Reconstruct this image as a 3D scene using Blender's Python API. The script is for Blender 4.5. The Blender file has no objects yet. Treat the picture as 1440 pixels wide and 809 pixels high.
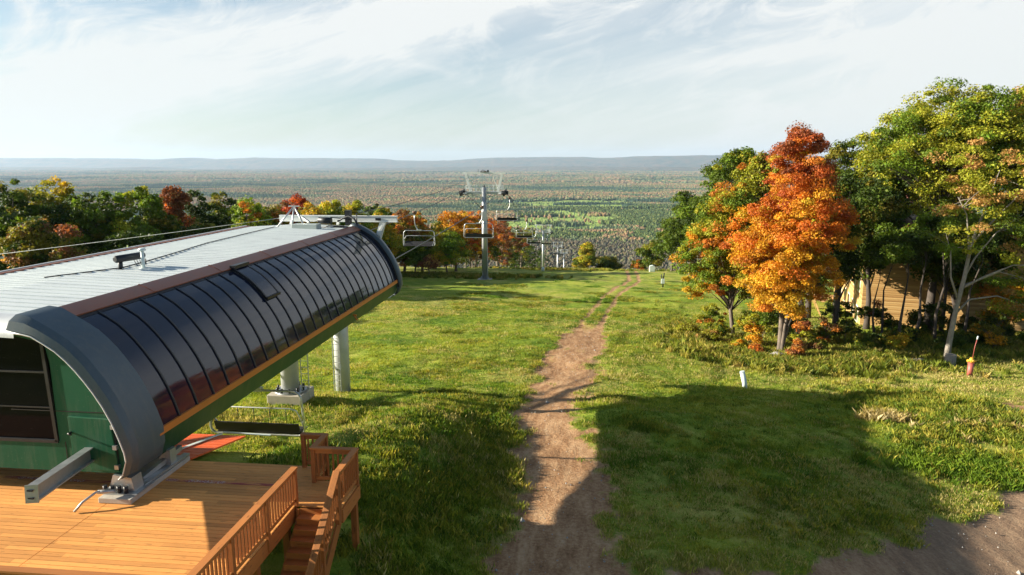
import bpy, math, random
import numpy as np
from mathutils import Vector, Matrix
PI = math.pi
HAZE = 2.9e-5
SUN_EL = 18.3; SUN_AZ = .09; SUN_E = 5.0; SUN_C = (1.0, .91, .74)
SKY_S = .05; EXPO = 1.5
CLOUD_LOW = (6.2, 6.4, 6.3); CLOUD_HI = (7.2, 7.2, 7.1); SKY_TINT = (.98, 1.05, 1.03)
scene = bpy.context.scene
col = scene.collection

# ------------------------------------------------------------------ helpers
def tag(o, label=None, cat=None, group=None, kind=None):
    if label: o['label'] = label
    if cat: o['category'] = cat
    if group: o['group'] = group
    if kind: o['kind'] = kind
    return o

def empty(name, loc=(0, 0, 0), rz=0.0):
    o = bpy.data.objects.new(name, None)
    o.empty_display_size = 0.5
    o.location = loc
    o.rotation_euler = (0, 0, rz)
    col.objects.link(o)
    return o

def copy_tree(o, parent=None):
    c = o.copy()
    col.objects.link(c)
    c.parent = parent
    for ch in [k for k in bpy.data.objects if k.parent == o]:
        copy_tree(ch, c)
    return c

class MB:
    """collects primitives and links them as one mesh object"""
    def __init__(s):
        s.v = []; s.f = []; s.sm = []
    def add(s, verts, faces, smooth=False):
        o = len(s.v)
        s.v += [tuple(p) for p in verts]
        s.f += [tuple(i + o for i in f) for f in faces]
        s.sm += [smooth] * len(faces)
        return s
    def box(s, x0, x1, y0, y1, z0, z1):
        v = [(x0, y0, z0), (x1, y0, z0), (x1, y1, z0), (x0, y1, z0), (x0, y0, z1), (x1, y0, z1), (x1, y1, z1), (x0, y1, z1)]
        return s.add(v, [(0, 3, 2, 1), (4, 5, 6, 7), (0, 1, 5, 4), (1, 2, 6, 5), (2, 3, 7, 6), (3, 0, 4, 7)])
    def bar(s, a, b, w, h=None, up=(0, 0, 1)):
        """rectangular bar from a to b, w wide and h high"""
        h = h or w
        a = Vector(a); b = Vector(b); d = (b - a).normalized()
        u = Vector(up)
        if abs(d.dot(u)) > 0.98: u = Vector((0, 1, 0))
        r = d.cross(u).normalized(); u = r.cross(d).normalized()
        r *= w / 2; u *= h / 2
        v = [a - r - u, a + r - u, a + r + u, a - r + u, b - r - u, b + r - u, b + r + u, b - r + u]
        return s.add(v, [(0, 1, 2, 3), (7, 6, 5, 4), (0, 4, 5, 1), (1, 5, 6, 2), (2, 6, 7, 3), (3, 7, 4, 0)])
    def tube(s, pts, rad, n=10, cap=True, closed=False):
        pts = [Vector(p) for p in pts]
        if not hasattr(rad, '__len__'): rad = [rad] * len(pts)
        L = len(pts); vs = []; fs = []; prev = None
        for i, p in enumerate(pts):
            if closed: d = pts[(i + 1) % L] - pts[i - 1]
            elif i == 0: d = pts[1] - p
            elif i == L - 1: d = p - pts[-2]
            else: d = pts[i + 1] - pts[i - 1]
            d.normalize()
            if prev is None:
                q = Vector((0, 0, 1)) if abs(d.z) < .9 else Vector((0, 1, 0))
                r = d.cross(q).normalized()
            else:
                r = (prev - d * prev.dot(d)).normalized()
            prev = r
            u = d.cross(r)
            for k in range(n):
                a = 2 * PI * k / n
                vs.append(p + (r * math.cos(a) + u * math.sin(a)) * rad[i])
        m = L if closed else L - 1
        for i in range(m):
            j = (i + 1) % L
            for k in range(n):
                k2 = (k + 1) % n
                fs.append((i * n + k, j * n + k, j * n + k2, i * n + k2))
        o = len(s.v)
        s.add(vs, fs, True)
        if cap and not closed:
            s.f.append(tuple(o + k for k in range(n))); s.sm.append(False)
            s.f.append(tuple(o + (L - 1) * n + k for k in reversed(range(n)))); s.sm.append(False)
        return s
    def prism(s, prof, y0, y1, smooth=False):
        """closed (x,z) outline extruded along y"""
        n = len(prof)
        v = [(x, y0, z) for x, z in prof] + [(x, y1, z) for x, z in prof]
        s.add(v, [(i, (i + 1) % n, (i + 1) % n + n, i + n) for i in range(n)], smooth)
        o = len(s.v) - 2 * n
        s.f.append(tuple(o + i for i in reversed(range(n)))); s.sm.append(False)
        s.f.append(tuple(o + n + i for i in range(n))); s.sm.append(False)
        return s
    def build(s, name, mat, parent=None, bevel=0.0, origin=None):
        me = bpy.data.meshes.new(name)
        v = s.v
        if origin: v = [(a - origin[0], b - origin[1], c - origin[2]) for a, b, c in v]
        me.from_pydata(v, [], s.f)
        me.polygons.foreach_set('use_smooth', s.sm)
        me.validate()
        import bmesh
        bm = bmesh.new(); bm.from_mesh(me)
        bmesh.ops.recalc_face_normals(bm, faces=bm.faces)
        bm.to_mesh(me); bm.free()
        me.materials.append(mat)
        o = bpy.data.objects.new(name, me)
        col.objects.link(o)
        if origin: o.location = origin
        if parent is not None: o.parent = parent
        if bevel:
            m = o.modifiers.new('bevel', 'BEVEL'); m.width = bevel; m.segments = 2; m.limit_method = 'ANGLE'
        return o

def quads_mesh(name, V, F, mat, cols=None, parent=None, colname='leafcol', smooth=False):
    """V (n,3), F (m,k) numpy -> object, cols (m,3) per face"""
    me = bpy.data.meshes.new(name)
    k = F.shape[1]; m = len(F)
    me.vertices.add(len(V)); me.vertices.foreach_set('co', V.astype(np.float32).ravel())
    me.loops.add(m * k); me.loops.foreach_set('vertex_index', F.astype(np.int32).ravel())
    me.polygons.add(m)
    me.polygons.foreach_set('loop_start', np.arange(0, m * k, k, dtype=np.int32))
    me.polygons.foreach_set('loop_total', np.full(m, k, dtype=np.int32))
    me.polygons.foreach_set('use_smooth', np.full(m, smooth, dtype=bool))
    if cols is not None:
        at = me.attributes.new(colname, 'FLOAT_COLOR', 'FACE')
        c = np.ones((m, 4), np.float32); c[:, :3] = cols
        at.data.foreach_set('color', c.ravel())
    me.update(calc_edges=True)
    me.materials.append(mat)
    o = bpy.data.objects.new(name, me)
    col.objects.link(o)
    if parent is not None: o.parent = parent
    return o

# ------------------------------------------------------------------ materials
def new_mat(name):
    m = bpy.data.materials.new(name); m.use_nodes = True
    nt = m.node_tree; nt.nodes.clear()
    out = nt.nodes.new('ShaderNodeOutputMaterial')
    return m, nt, out
def nd(nt, t, **kw):
    n = nt.nodes.new(t)
    for k, v in kw.items():
        if k.startswith('_'): setattr(n, k[1:], v)
        else: n.inputs[k.replace('~', ' ')].default_value = v
    return n
def lk(nt, a, b): nt.links.new(a, b)
def ramp(nt, fac, stops, interp='LINEAR'):
    r = nt.nodes.new('ShaderNodeValToRGB'); cr = r.color_ramp; cr.interpolation = interp
    while len(cr.elements) < len(stops): cr.elements.new(0.5)
    for e, (p, c) in zip(cr.elements, stops):
        e.position = p
        e.color = (c, c, c, 1) if not hasattr(c, '__len__') else (*c[:3], 1)
    lk(nt, fac, r.inputs['Fac']); return r.outputs['Color']
def mix(nt, fac, a, b, mode='MIX'):
    m = nt.nodes.new('ShaderNodeMix'); m.data_type = 'RGBA'; m.blend_type = mode
    for s, v in ((m.inputs['Factor'], fac), (m.inputs['A'], a), (m.inputs['B'], b)):
        if hasattr(v, 'links'): lk(nt, v, s)
        elif hasattr(v, '__len__'): s.default_value = (*v[:3], 1)
        else: s.default_value = v if s.type == 'VALUE' else (v, v, v, 1)
    return m.outputs['Result']
def math_(nt, op, a, b=0.0, c=None, clamp=False):
    m = nt.nodes.new('ShaderNodeMath'); m.operation = op; m.use_clamp = clamp
    for i, v in enumerate((a, b, c)):
        if v is None: continue
        if hasattr(v, 'links'): lk(nt, v, m.inputs[i])
        else: m.inputs[i].default_value = v
    return m.outputs[0]
def noise(nt, vec, scale, detail=4, rough=.55, dist=0.0):
    n = nd(nt, 'ShaderNodeTexNoise', Scale=scale, Detail=detail, Roughness=rough, Distortion=dist)
    if vec is not None: lk(nt, vec, n.inputs['Vector'])
    return n.outputs['Fac']
def mapping(nt, vec, scale=(1, 1, 1), rot=(0, 0, 0), loc=(0, 0, 0)):
    n = nt.nodes.new('ShaderNodeMapping')
    n.inputs['Scale'].default_value = scale; n.inputs['Rotation'].default_value = rot; n.inputs['Location'].default_value = loc
    lk(nt, vec, n.inputs['Vector']); return n.outputs[0]
def objco(nt): return nt.nodes.new('ShaderNodeTexCoord').outputs['Object']
def bump(nt, h, strength=.3, dist=.02):
    b = nd(nt, 'ShaderNodeBump', Strength=strength, Distance=dist)
    lk(nt, h, b.inputs['Height']); return b.outputs['Normal']

def worn(name, base, rough=.5, metal=0.0, var=.25, scale=3.0, bstr=.05, streak=False, coat=0.0, spec=.5, dirt=0.0):
    """painted or bare surface with uneven tone, wear and faint relief"""
    m, nt, out = new_mat(name)
    p = nt.nodes.new('ShaderNodeBsdfPrincipled')
    co = objco(nt)
    n1 = noise(nt, mapping(nt, co, (1, 1, .25) if streak else (1, 1, 1)), scale, 6, .6)
    n2 = noise(nt, co, scale * 9, 3, .6)
    f = math_(nt, 'ADD', math_(nt, 'MULTIPLY', n1, .7), math_(nt, 'MULTIPLY', n2, .3))
    c = ramp(nt, f, [(.25, tuple(b * (1 - var) for b in base)), (.5, base), (.78, tuple(min(1, b * (1 + var * .7)) for b in base))])
    if dirt:
        n3 = noise(nt, mapping(nt, co, (3.5, 3.5, .35)), 1.6, 7, .7)
        n4 = noise(nt, co, 26, 2, .5)
        c = mix(nt, math_(nt, 'MULTIPLY', ramp(nt, n3, [(.48, 0.0), (.70, 1.0)]), dirt), c, (.20, .18, .14))
        c = mix(nt, ramp(nt, n4, [(.70, 0.0), (.76, dirt)]), c, (.30, .28, .24))
    p.inputs['Specular IOR Level'].default_value = spec
    lk(nt, c, p.inputs['Base Color'])
    lk(nt, math_(nt, 'ADD', math_(nt, 'MULTIPLY', n1, .3), rough - .15, clamp=True), p.inputs['Roughness'])
    p.inputs['Metallic'].default_value = metal
    p.inputs['Coat Weight'].default_value = coat
    lk(nt, bump(nt, f, bstr, .01), p.inputs['Normal'])
    lk(nt, p.outputs[0], out.inputs[0])
    return m

M = {}
M['green'] = worn('green_panel_paint', (.006, .085, .040), .5, 0, .22, 1.2, .03, spec=.2, dirt=.22)
M['green_dark'] = worn('green_skirt_paint', (.006, .055, .026), .42, 0, .2, 1.2, .03, spec=.3, dirt=.15)
M['band'] = worn('grey_blue_metal', (.065, .095, .115), .48, .1, .2, 1.5, .03, dirt=.2)
M['dark_metal'] = worn('dark_metal', (.02, .022, .025), .45, .3, .2, 4, .05)
M['copper'] = worn('brown_flashing', (.36, .13, .07), .42, .2, .2, 1.6, .05, dirt=.25)
M['orange'] = worn('orange_trim', (.55, .17, .02), .45, 0, .15, 2, .03)
M['galv'] = worn('galvanised_steel', (.42, .44, .45), .42, .75, .22, 5, .06)
M['galv_light'] = worn('pale_galvanised_steel', (.55, .57, .58), .5, .35, .18, 2.5, .05)
M['white'] = worn('white_painted_steel', (.74, .76, .73), .45, .1, .12, 3, .03)
M['concrete'] = worn('concrete', (.42, .38, .32), .85, 0, .25, 5, .4)
M['black'] = worn('black_rubber', (.015, .015, .016), .5, 0, .3, 8, .1)
M['seat'] = worn('chair_padding', (.02, .018, .02), .55, 0, .3, 6, .1)
M['brown_metal'] = worn('brown_grip_metal', (.16, .09, .06), .5, .5, .25, 6, .1)
M['red'] = worn('faded_red_paint', (.36, .09, .07), .5, 0, .35, 9, .1)
M['yellow'] = worn('yellow_paint', (.6, .33, .03), .5, 0, .3, 9, .1)
M['plastic_white'] = worn('pale_plastic', (.6, .68, .66), .5, 0, .1, 4, .05)
M['ramp'] = worn('orange_plastic_mat', (.80, .12, .02), .6, 0, .2, 3, .2)
M['stone'] = worn('grey_stone', (.33, .31, .28), .9, 0, .35, 4, .6)
M['rope'] = worn('steel_rope', (.09, .09, .09), .5, .6, .2, 20, .1)
M['grey_box'] = worn('grey_box_paint', (.33, .38, .36), .55, .1, .15, 3, .05)

def roof_mat():
    m, nt, out = new_mat('white_roof_sheet')
    p = nt.nodes.new('ShaderNodeBsdfPrincipled'); co = objco(nt)
    n1 = noise(nt, mapping(nt, co, (.35, 2.2, 1)), 1.3, 6, .6)
    n2 = noise(nt, mapping(nt, co, (.6, 9, 1)), 2.0, 4, .6)
    n3 = noise(nt, co, 14, 3, .6)
    f = math_(nt, 'ADD', math_(nt, 'ADD', math_(nt, 'MULTIPLY', n1, .45), math_(nt, 'MULTIPLY', n2, .3)), math_(nt, 'MULTIPLY', n3, .25))
    c = ramp(nt, f, [(.3, (.38, .42, .44)), (.43, (.54, .58, .59)), (.6, (.63, .67, .67)), (.75, (.69, .72, .71))])
    lk(nt, c, p.inputs['Base Color'])
    p.inputs['Roughness'].default_value = .5; p.inputs['Metallic'].default_value = .15
    lk(nt, bump(nt, n3, .05, .01), p.inputs['Normal'])
    lk(nt, p.outputs[0], out.inputs[0]); return m
M['roof'] = roof_mat()

def glass_mat(name='tinted_glazing', base=(.012, .014, .026), ro=.045, ior=1.6):
    m, nt, out = new_mat(name)
    p = nt.nodes.new('ShaderNodeBsdfPrincipled'); co = objco(nt)
    n = noise(nt, co, .9, 5, .6); n2 = noise(nt, mapping(nt, co, (1, 1, .3)), 6, 5, .7)
    p.inputs['Base Color'].default_value = (*base, 1)
    p.inputs['IOR'].default_value = ior
    p.inputs['Specular IOR Level'].default_value = .5
    lk(nt, math_(nt, 'ADD', math_(nt, 'MULTIPLY', n2, .09), ro - .02, clamp=True), p.inputs['Roughness'])
    n5 = noise(nt, mapping(nt, co, (1.5, 1.5, 4)), 5, 6, .75, 1.5)
    lk(nt, mix(nt, ramp(nt, n5, [(.62, 0.0), (.70, .22)]), base, (.16, .16, .18)), p.inputs['Base Color'])
    lk(nt, bump(nt, n, .06, .05), p.inputs['Normal'])
    if ior < 1.4: p.inputs['Specular IOR Level'].default_value = .2
    lk(nt, p.outputs[0], out.inputs[0]); return m
M['glass'] = glass_mat(base=(.008, .012, .03), ior=1.5)
M['window'] = glass_mat('window_glass', (.004, .0045, .006), .03, 1.28)

def wood_mat(name, base, board=.14, along='x', var=.3, rough=.65):
    """stained boards: tone changes from board to board, grain runs along them"""
    m, nt, out = new_mat(name)
    p = nt.nodes.new('ShaderNodeBsdfPrincipled'); co = objco(nt)
    sx = nt.nodes.new('ShaderNodeSeparateXYZ'); lk(nt, co, sx.inputs[0])
    a = sx.outputs['Y' if along == 'x' else ('X' if along == 'y' else 'X')]
    idx = math_(nt, 'FLOOR', math_(nt, 'DIVIDE', a, board))
    l = sx.outputs['X' if along == 'x' else ('Y' if along == 'y' else 'Z')]
    seg = math_(nt, 'FLOOR', math_(nt, 'DIVIDE', math_(nt, 'ADD', l, math_(nt, 'MULTIPLY', idx, 1.37)), 3.6))
    wn = nt.nodes.new('ShaderNodeTexWhiteNoise'); wn.noise_dimensions = '2D'
    cb = nt.nodes.new('ShaderNodeCombineXYZ'); lk(nt, idx, cb.inputs[0]); lk(nt, seg, cb.inputs[1]); lk(nt, cb.outputs[0], wn.inputs['Vector'])
    sc = {'x': (.8, 14, 14), 'y': (14, .8, 14), 'z': (14, 14, .8)}[along]
    g = noise(nt, mapping(nt, co, sc), 2.2, 6, .65, .6)
    bl = noise(nt, co, .7, 4, .6)
    kn = noise(nt, mapping(nt, co, {'x': (1.2, 5, 5), 'y': (5, 1.2, 5), 'z': (5, 5, 1.2)}[along]), 3.3, 2, .4)
    f = math_(nt, 'ADD', math_(nt, 'ADD', math_(nt, 'MULTIPLY', wn.outputs['Value'], .34), math_(nt, 'MULTIPLY', g, .36)), math_(nt, 'MULTIPLY', bl, .30))
    c = ramp(nt, f, [(.22, tuple(b * (1 - var) for b in base)), (.5, base), (.78, tuple(min(1, b * (1 + var)) for b in base))])
    c = mix(nt, ramp(nt, kn, [(.64, 0.0), (.72, .55)]), c, tuple(b * .35 for b in base))
    lk(nt, c, p.inputs['Base Color']); p.inputs['Roughness'].default_value = rough
    p.inputs['Specular IOR Level'].default_value = .3
    lk(nt, bump(nt, g, .15, .006), p.inputs['Normal'])
    lk(nt, p.outputs[0], out.inputs[0]); return m
WB = (.66, .29, .075)
M['deck'] = wood_mat('deck_boards_wood', WB, .14, 'x', .36)
M['wood_x'] = wood_mat('rail_wood_x', (.40, .145, .035), .3, 'x', .3)
M['wood_y'] = wood_mat('rail_wood_y', (.40, .145, .035), .3, 'y', .3)
M['wood_z'] = wood_mat('post_wood', (.34, .115, .028), .2, 'z', .3)
M['siding_y'] = wood_mat('pine_siding', (.52, .31, .12), 5.0, 'y', .2)

def siding_mat():
    m, nt, out = new_mat('pine_siding_courses')
    p = nt.nodes.new('ShaderNodeBsdfPrincipled'); co = objco(nt)
    sx = nt.nodes.new('ShaderNodeSeparateXYZ'); lk(nt, co, sx.inputs[0])
    z = math_(nt, 'DIVIDE', sx.outputs['Z'], .2)
    idx = math_(nt, 'FLOOR', z); fr = math_(nt, 'FRACT', z)
    wn = nt.nodes.new('ShaderNodeTexWhiteNoise'); wn.noise_dimensions = '1D'; lk(nt, idx, wn.inputs['W'])
    g = noise(nt, mapping(nt, co, (1, 1, 12)), 2, 5, .6)
    f = math_(nt, 'ADD', math_(nt, 'MULTIPLY', wn.outputs['Value'], .5), math_(nt, 'MULTIPLY', g, .5))
    c = ramp(nt, f, [(.2, (.33, .18, .06)), (.5, (.45, .27, .10)), (.8, (.55, .36, .15))])
    lk(nt, c, p.inputs['Base Color']); p.inputs['Roughness'].default_value = .7
    lk(nt, bump(nt, math_(nt, 'PINGPONG', fr, .5), .8, .05), p.inputs['Normal'])
    lk(nt, p.outputs[0], out.inputs[0]); return m
M['siding'] = siding_mat()

def line_mat():
    m, nt, out = new_mat('worn_red_line'); p = nt.nodes.new('ShaderNodeBsdfPrincipled'); co = objco(nt)
    n1 = noise(nt, mapping(nt, co, (1, 4, 1)), 2.5, 5, .7); n2 = noise(nt, mapping(nt, co, (9, 14, 1)), 2, 3, .6); n3 = noise(nt, mapping(nt, co, (.8, .1, 1)), 1.7, 1, .5)
    c = mix(nt, ramp(nt, n1, [(.46, 0.0), (.60, .8)]), (.33, .045, .035), WB)
    wht = math_(nt, 'MULTIPLY', ramp(nt, n2, [(.52, 0.0), (.56, .8)]), ramp(nt, n3, [(.48, 0.0), (.52, 1.0)]))
    lk(nt, mix(nt, wht, c, (.62, .52, .45)), p.inputs['Base Color']); p.inputs['Roughness'].default_value = .7
    lk(nt, p.outputs[0], out.inputs[0]); return m
M['worn_line'] = line_mat()

def foliage_mat(name, transl=.35):
    m, nt, out = new_mat(name)
    at = nt.nodes.new('ShaderNodeAttribute'); at.attribute_name = 'leafcol'; at.attribute_type = 'GEOMETRY'
    d = nt.nodes.new('ShaderNodeBsdfPrincipled'); t = nt.nodes.new('ShaderNodeBsdfTranslucent')
    lk(nt, at.outputs['Color'], d.inputs['Base Color']); d.inputs['Roughness'].default_value = .55
    d.inputs['Specular IOR Level'].default_value = .25
    lk(nt, mix(nt, 1.0, at.outputs['Color'], (1.15, 1.1, .6), 'MULTIPLY'), t.inputs['Color'])
    ms = nt.nodes.new('ShaderNodeMixShader'); ms.inputs[0].default_value = transl
    lk(nt, d.outputs[0], ms.inputs[1]); lk(nt, t.outputs[0], ms.inputs[2])
    lk(nt, ms.outputs[0], out.inputs[0]); return m
M['leaf'] = foliage_mat('leaves')
M['grass_blade'] = foliage_mat('grass_blades', .4)

def bark_mat(name, base, scale=3.0):
    m, nt, out = new_mat(name)
    p = nt.nodes.new('ShaderNodeBsdfPrincipled'); co = objco(nt)
    n1 = noise(nt, mapping(nt, co, (5, 5, .9)), scale, 7, .65, .5)
    n2 = noise(nt, co, 1.4, 4, .6)
    f = math_(nt, 'ADD', math_(nt, 'MULTIPLY', n1, .65), math_(nt, 'MULTIPLY', n2, .35))
    c = ramp(nt, f, [(.3, tuple(b * .45 for b in base)), (.52, base), (.72, tuple(min(1, b * 1.5) for b in base))])
    lk(nt, c, p.inputs['Base Color']); p.inputs['Roughness'].default_value = .9
    lk(nt, bump(nt, n1, .7, .04), p.inputs['Normal'])
    lk(nt, p.outputs[0], out.inputs[0]); return m
M['bark'] = bark_mat('brown_grey_bark', (.15, .12, .095))
M['bark_pale'] = bark_mat('pale_grey_bark', (.27, .24, .20))
M['bark_dark'] = bark_mat('dark_bark', (.07, .055, .045))

# ------------------------------------------------------------------ ground shape
BY = [-400, 0, 17, 21, 29, 33, 37, 40, 60, 80, 110, 130, 160, 200, 260, 400, 900, 1200, 60000]
BZ = [-2.0, -2.2, -2.5, -2.7, -3.1, -3.75, -4.6, -4.95, -6.4, -8.2, -11.0, -12.75, -17.3, -24.3, -35, -66, -172, -190, -190]
def ss(a, b, x):
    t = np.clip((x - a) / (b - a), 0, 1); return t * t * (3 - 2 * t)
def terrain(x, y):
    x = np.asarray(x, float); y = np.asarray(y, float)
    b = np.interp(y, BY, BZ)
    b = b - ss(1, 17, x) * (.7 * (1 - ss(60, 95, y)) + 1.2 * (1 - ss(24, 38, y))) * (0.75 + 0.25 * ss(15, 30, y))
    pl = -0.35 - b
    # raised bank: falls steeply behind the deck, runs further down the slope beside the track
    k = ss(-9.3, -7.0, x)
    ya = 15.9 + 5.5 * k; yb = 23 + 9 * k
    t = np.clip((y - ya) / (yb - ya), 0, 1); fy = 1 - t * t * (3 - 2 * t)
    b = b + pl * (1 - .42 * k) * (1 - ss(-6.9, -2.4, x)) * fy * ss(-60, -30, x) * (.25 + .75 * ss(12.2, 15.4, y))
    n = 0.10 * np.sin(x * .55 + 1.3 * np.sin(y * .31)) * np.sin(y * .47 + .7 * np.sin(x * .23)) + .18 * np.sin(x * .17 + 2) * np.sin(y * .13 + 1)
    b = b + n * ss(16.5, 22, y) * ss(-60, -20, -np.abs(x)) * (1 - ss(140, 200, y) * .8)
    # gentle swells of the far plain
    far = ss(1200, 4000, y)
    b = b + far * (12 * np.sin(x * .0011 + 1) * np.sin(y * .0009) + 6 * np.sin(x * .0031) * np.sin(y * .0023 + 2))
    return b
def tz(x, y): return float(terrain(x, y))

def vnoise(x, y, seed=0):
    """smooth value noise, numpy"""
    xi = np.floor(x).astype(np.int64); yi = np.floor(y).astype(np.int64)
    fx = x - xi; fy = y - yi
    fx = fx * fx * (3 - 2 * fx); fy = fy * fy * (3 - 2 * fy)
    def h(a, b):
        n = (a * 374761393 + b * 668265263 + seed * 974711) & 0xffffffff
        n = ((n ^ (n >> 13)) * 1274126177) & 0xffffffff
        return ((n ^ (n >> 16)) & 0xffff) / 65535.0
    return (h(xi, yi) * (1 - fx) + h(xi + 1, yi) * fx) * (1 - fy) + (h(xi, yi + 1) * (1 - fx) + h(xi + 1, yi + 1) * fx) * fy
def fbm(x, y, seed=0, o=4):
    s = 0; a = .5; t = 0
    for i in range(o):
        s = s + a * vnoise(x, y, seed + i * 17); t += a
        x = x * 2.03 + 5.1; y = y * 2.03 + 1.7; a *= .55
    return s / t

TR = [(-30, -.1), (10, -.1), (17, -.45), (20, -.55), (24, -.8), (27, -1.1), (31.5, -1.15), (37, -.85), (46, -.25), (56, .6), (67, 1.6), (78, 2.9), (87, 4.0), (95, 5.6), (101, 7.0), (110, 8.3), (124, 9.0), (150, 9.6), (300, 12)]
def dirt_mask(x, y):
    """0..1: bare earth of the track and the parking area"""
    cx = np.interp(y, [a for a, b in TR], [b for a, b in TR])
    w = np.interp(y, [10, 16, 20, 26, 34, 44, 60, 80, 100, 130], [2.6, 1.9, 1.55, 1.5, 1.85, 2.0, 1.6, 1.35, 1.2, 1.2])
    nz = fbm(x * .8, y * .5, 3) - .5
    d = np.abs(x - cx) / w + nz * 1.5 + (fbm(x * 2.6, y * 1.8, 4) - .5) * .9
    m = 1 - ss(.55, 1.3, d)
    m = m * (1 - ss(27, 33, y) * (1 - np.clip(.35 + 1.3 * fbm(x * 1.1, y * .45, 14), 0, 1)))
    # two wheel ruts with a grassy crown further down
    q = np.abs(x - cx + (fbm(x * .5, y * .5, 15) - .5) * .5)
    ruts = np.exp(-((q - .85) / .32) ** 2) * (.55 + .6 * fbm(x * .9, y * .4, 9))
    kf = ss(50, 62, y)
    m = m * (1 - .75 * kf) + np.clip(ruts, 0, 1) * kf * .85
    # dirt area in the right foreground
    ex = np.interp(x, [-3, .5, 2, 3.5, 5.5, 8, 11, 13, 15, 17, 20, 30, 60], [14, 15.5, 16.2, 16.3, 16.6, 18.4, 21.0, 22.8, 24.4, 25.8, 26.6, 27, 28])
    m2 = 1 - ss(-.5, .55, (y - ex) + (fbm(x * .7, y * .7, 5) - .5) * 3.2)
    m2 = m2 * (x > -3.2)
    # worn spot by the hydrant
    m3 = 1 - ss(.6, 1.2, np.sqrt(((x - 28) / 5.0) ** 2 + ((y - 38.5) / 2.2) ** 2) + (fbm(x * .6, y * .6, 8) - .5) * 1.2)
    return np.clip(np.maximum(np.maximum(m, m2), m3 * .9), 0, 1)
def straw_mask(x, y):
    s = ss(.50, .66, fbm(x * .13 + 3, y * .20, 21)) * .55 + ss(.55, .68, fbm(x * .5, y * .8, 27)) * .35
    s = s + .8 * np.exp(-(((x + 2) / 5) ** 2 + ((y - 41) / 5) ** 2)) * ss(.4, .6, fbm(x * .5, y * .5, 22))
    s = s + .7 * np.exp(-(((x + 7) / 5) ** 2 + ((y - 23) / 5) ** 2)) * ss(.35, .6, fbm(x * .5, y * .5, 23))
    s = s + .5 * ss(95, 125, y) * (1 - ss(160, 200, y))
    s = s + .55 * np.exp(-(((x - 12) / 7) ** 2 + ((y - 52) / 8) ** 2))
    s = s + .5 * ss(14, 19, x) * ss(.35, .65, fbm(x * .35, y * .35, 24)) * (1 - ss(50, 60, y))
    return np.clip(s, 0, 1)
def grow(a, b, n0, step, ratio, sign):
    out = []; v = a
    while (v < b) if sign > 0 else (v > b):
        v += step * sign; step *= ratio; out.append(v)
    return out
xs = np.array(sorted(grow(-30, -26000, 0, .3, 1.075, -1) + list(np.arange(-30, 40, .26)) + grow(40, 26000, 0, .3, 1.075, 1)))
ys = np.array(sorted(grow(4, -3000, 0, .5, 1.12, -1) + list(np.arange(4, 14, .5)) + list(np.arange(14, 62, .24)) + list(np.arange(62, 140, .55)) + grow(140, 27000, 0, .7, 1.03, 1)))
XX, YY = np.meshgrid(xs, ys)
ZZ = terrain(XX, YY)
dm = dirt_mask(XX, YY); sm_ = straw_mask(XX, YY)
near = (YY > 14) & (YY < 140) & (np.abs(XX) < 45)
ZZ = ZZ + near * (fbm(XX * .9, YY * .9, 31, 3) - .5) * .22 * (1 - dm * .8) + near * (1 - ss(40, 60, YY)) * (fbm(XX * 2.6, YY * 2.6, 32, 3) - .5) * .12 * (1 - dm) - near * dm * .07
ZZ = ZZ + near * (1 - ss(30, 60, YY)) * dm * (fbm(XX * 3, YY * 1.2, 33, 3) - .5) * .10
nx, ny = len(xs), len(ys)
V = np.stack([XX.ravel(), YY.ravel(), ZZ.ravel()], 1)
I = (np.arange(ny - 1)[:, None] * nx + np.arange(nx - 1)[None, :]).ravel()
F = np.stack([I, I + 1, I + nx + 1, I + nx], 1)

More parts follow.
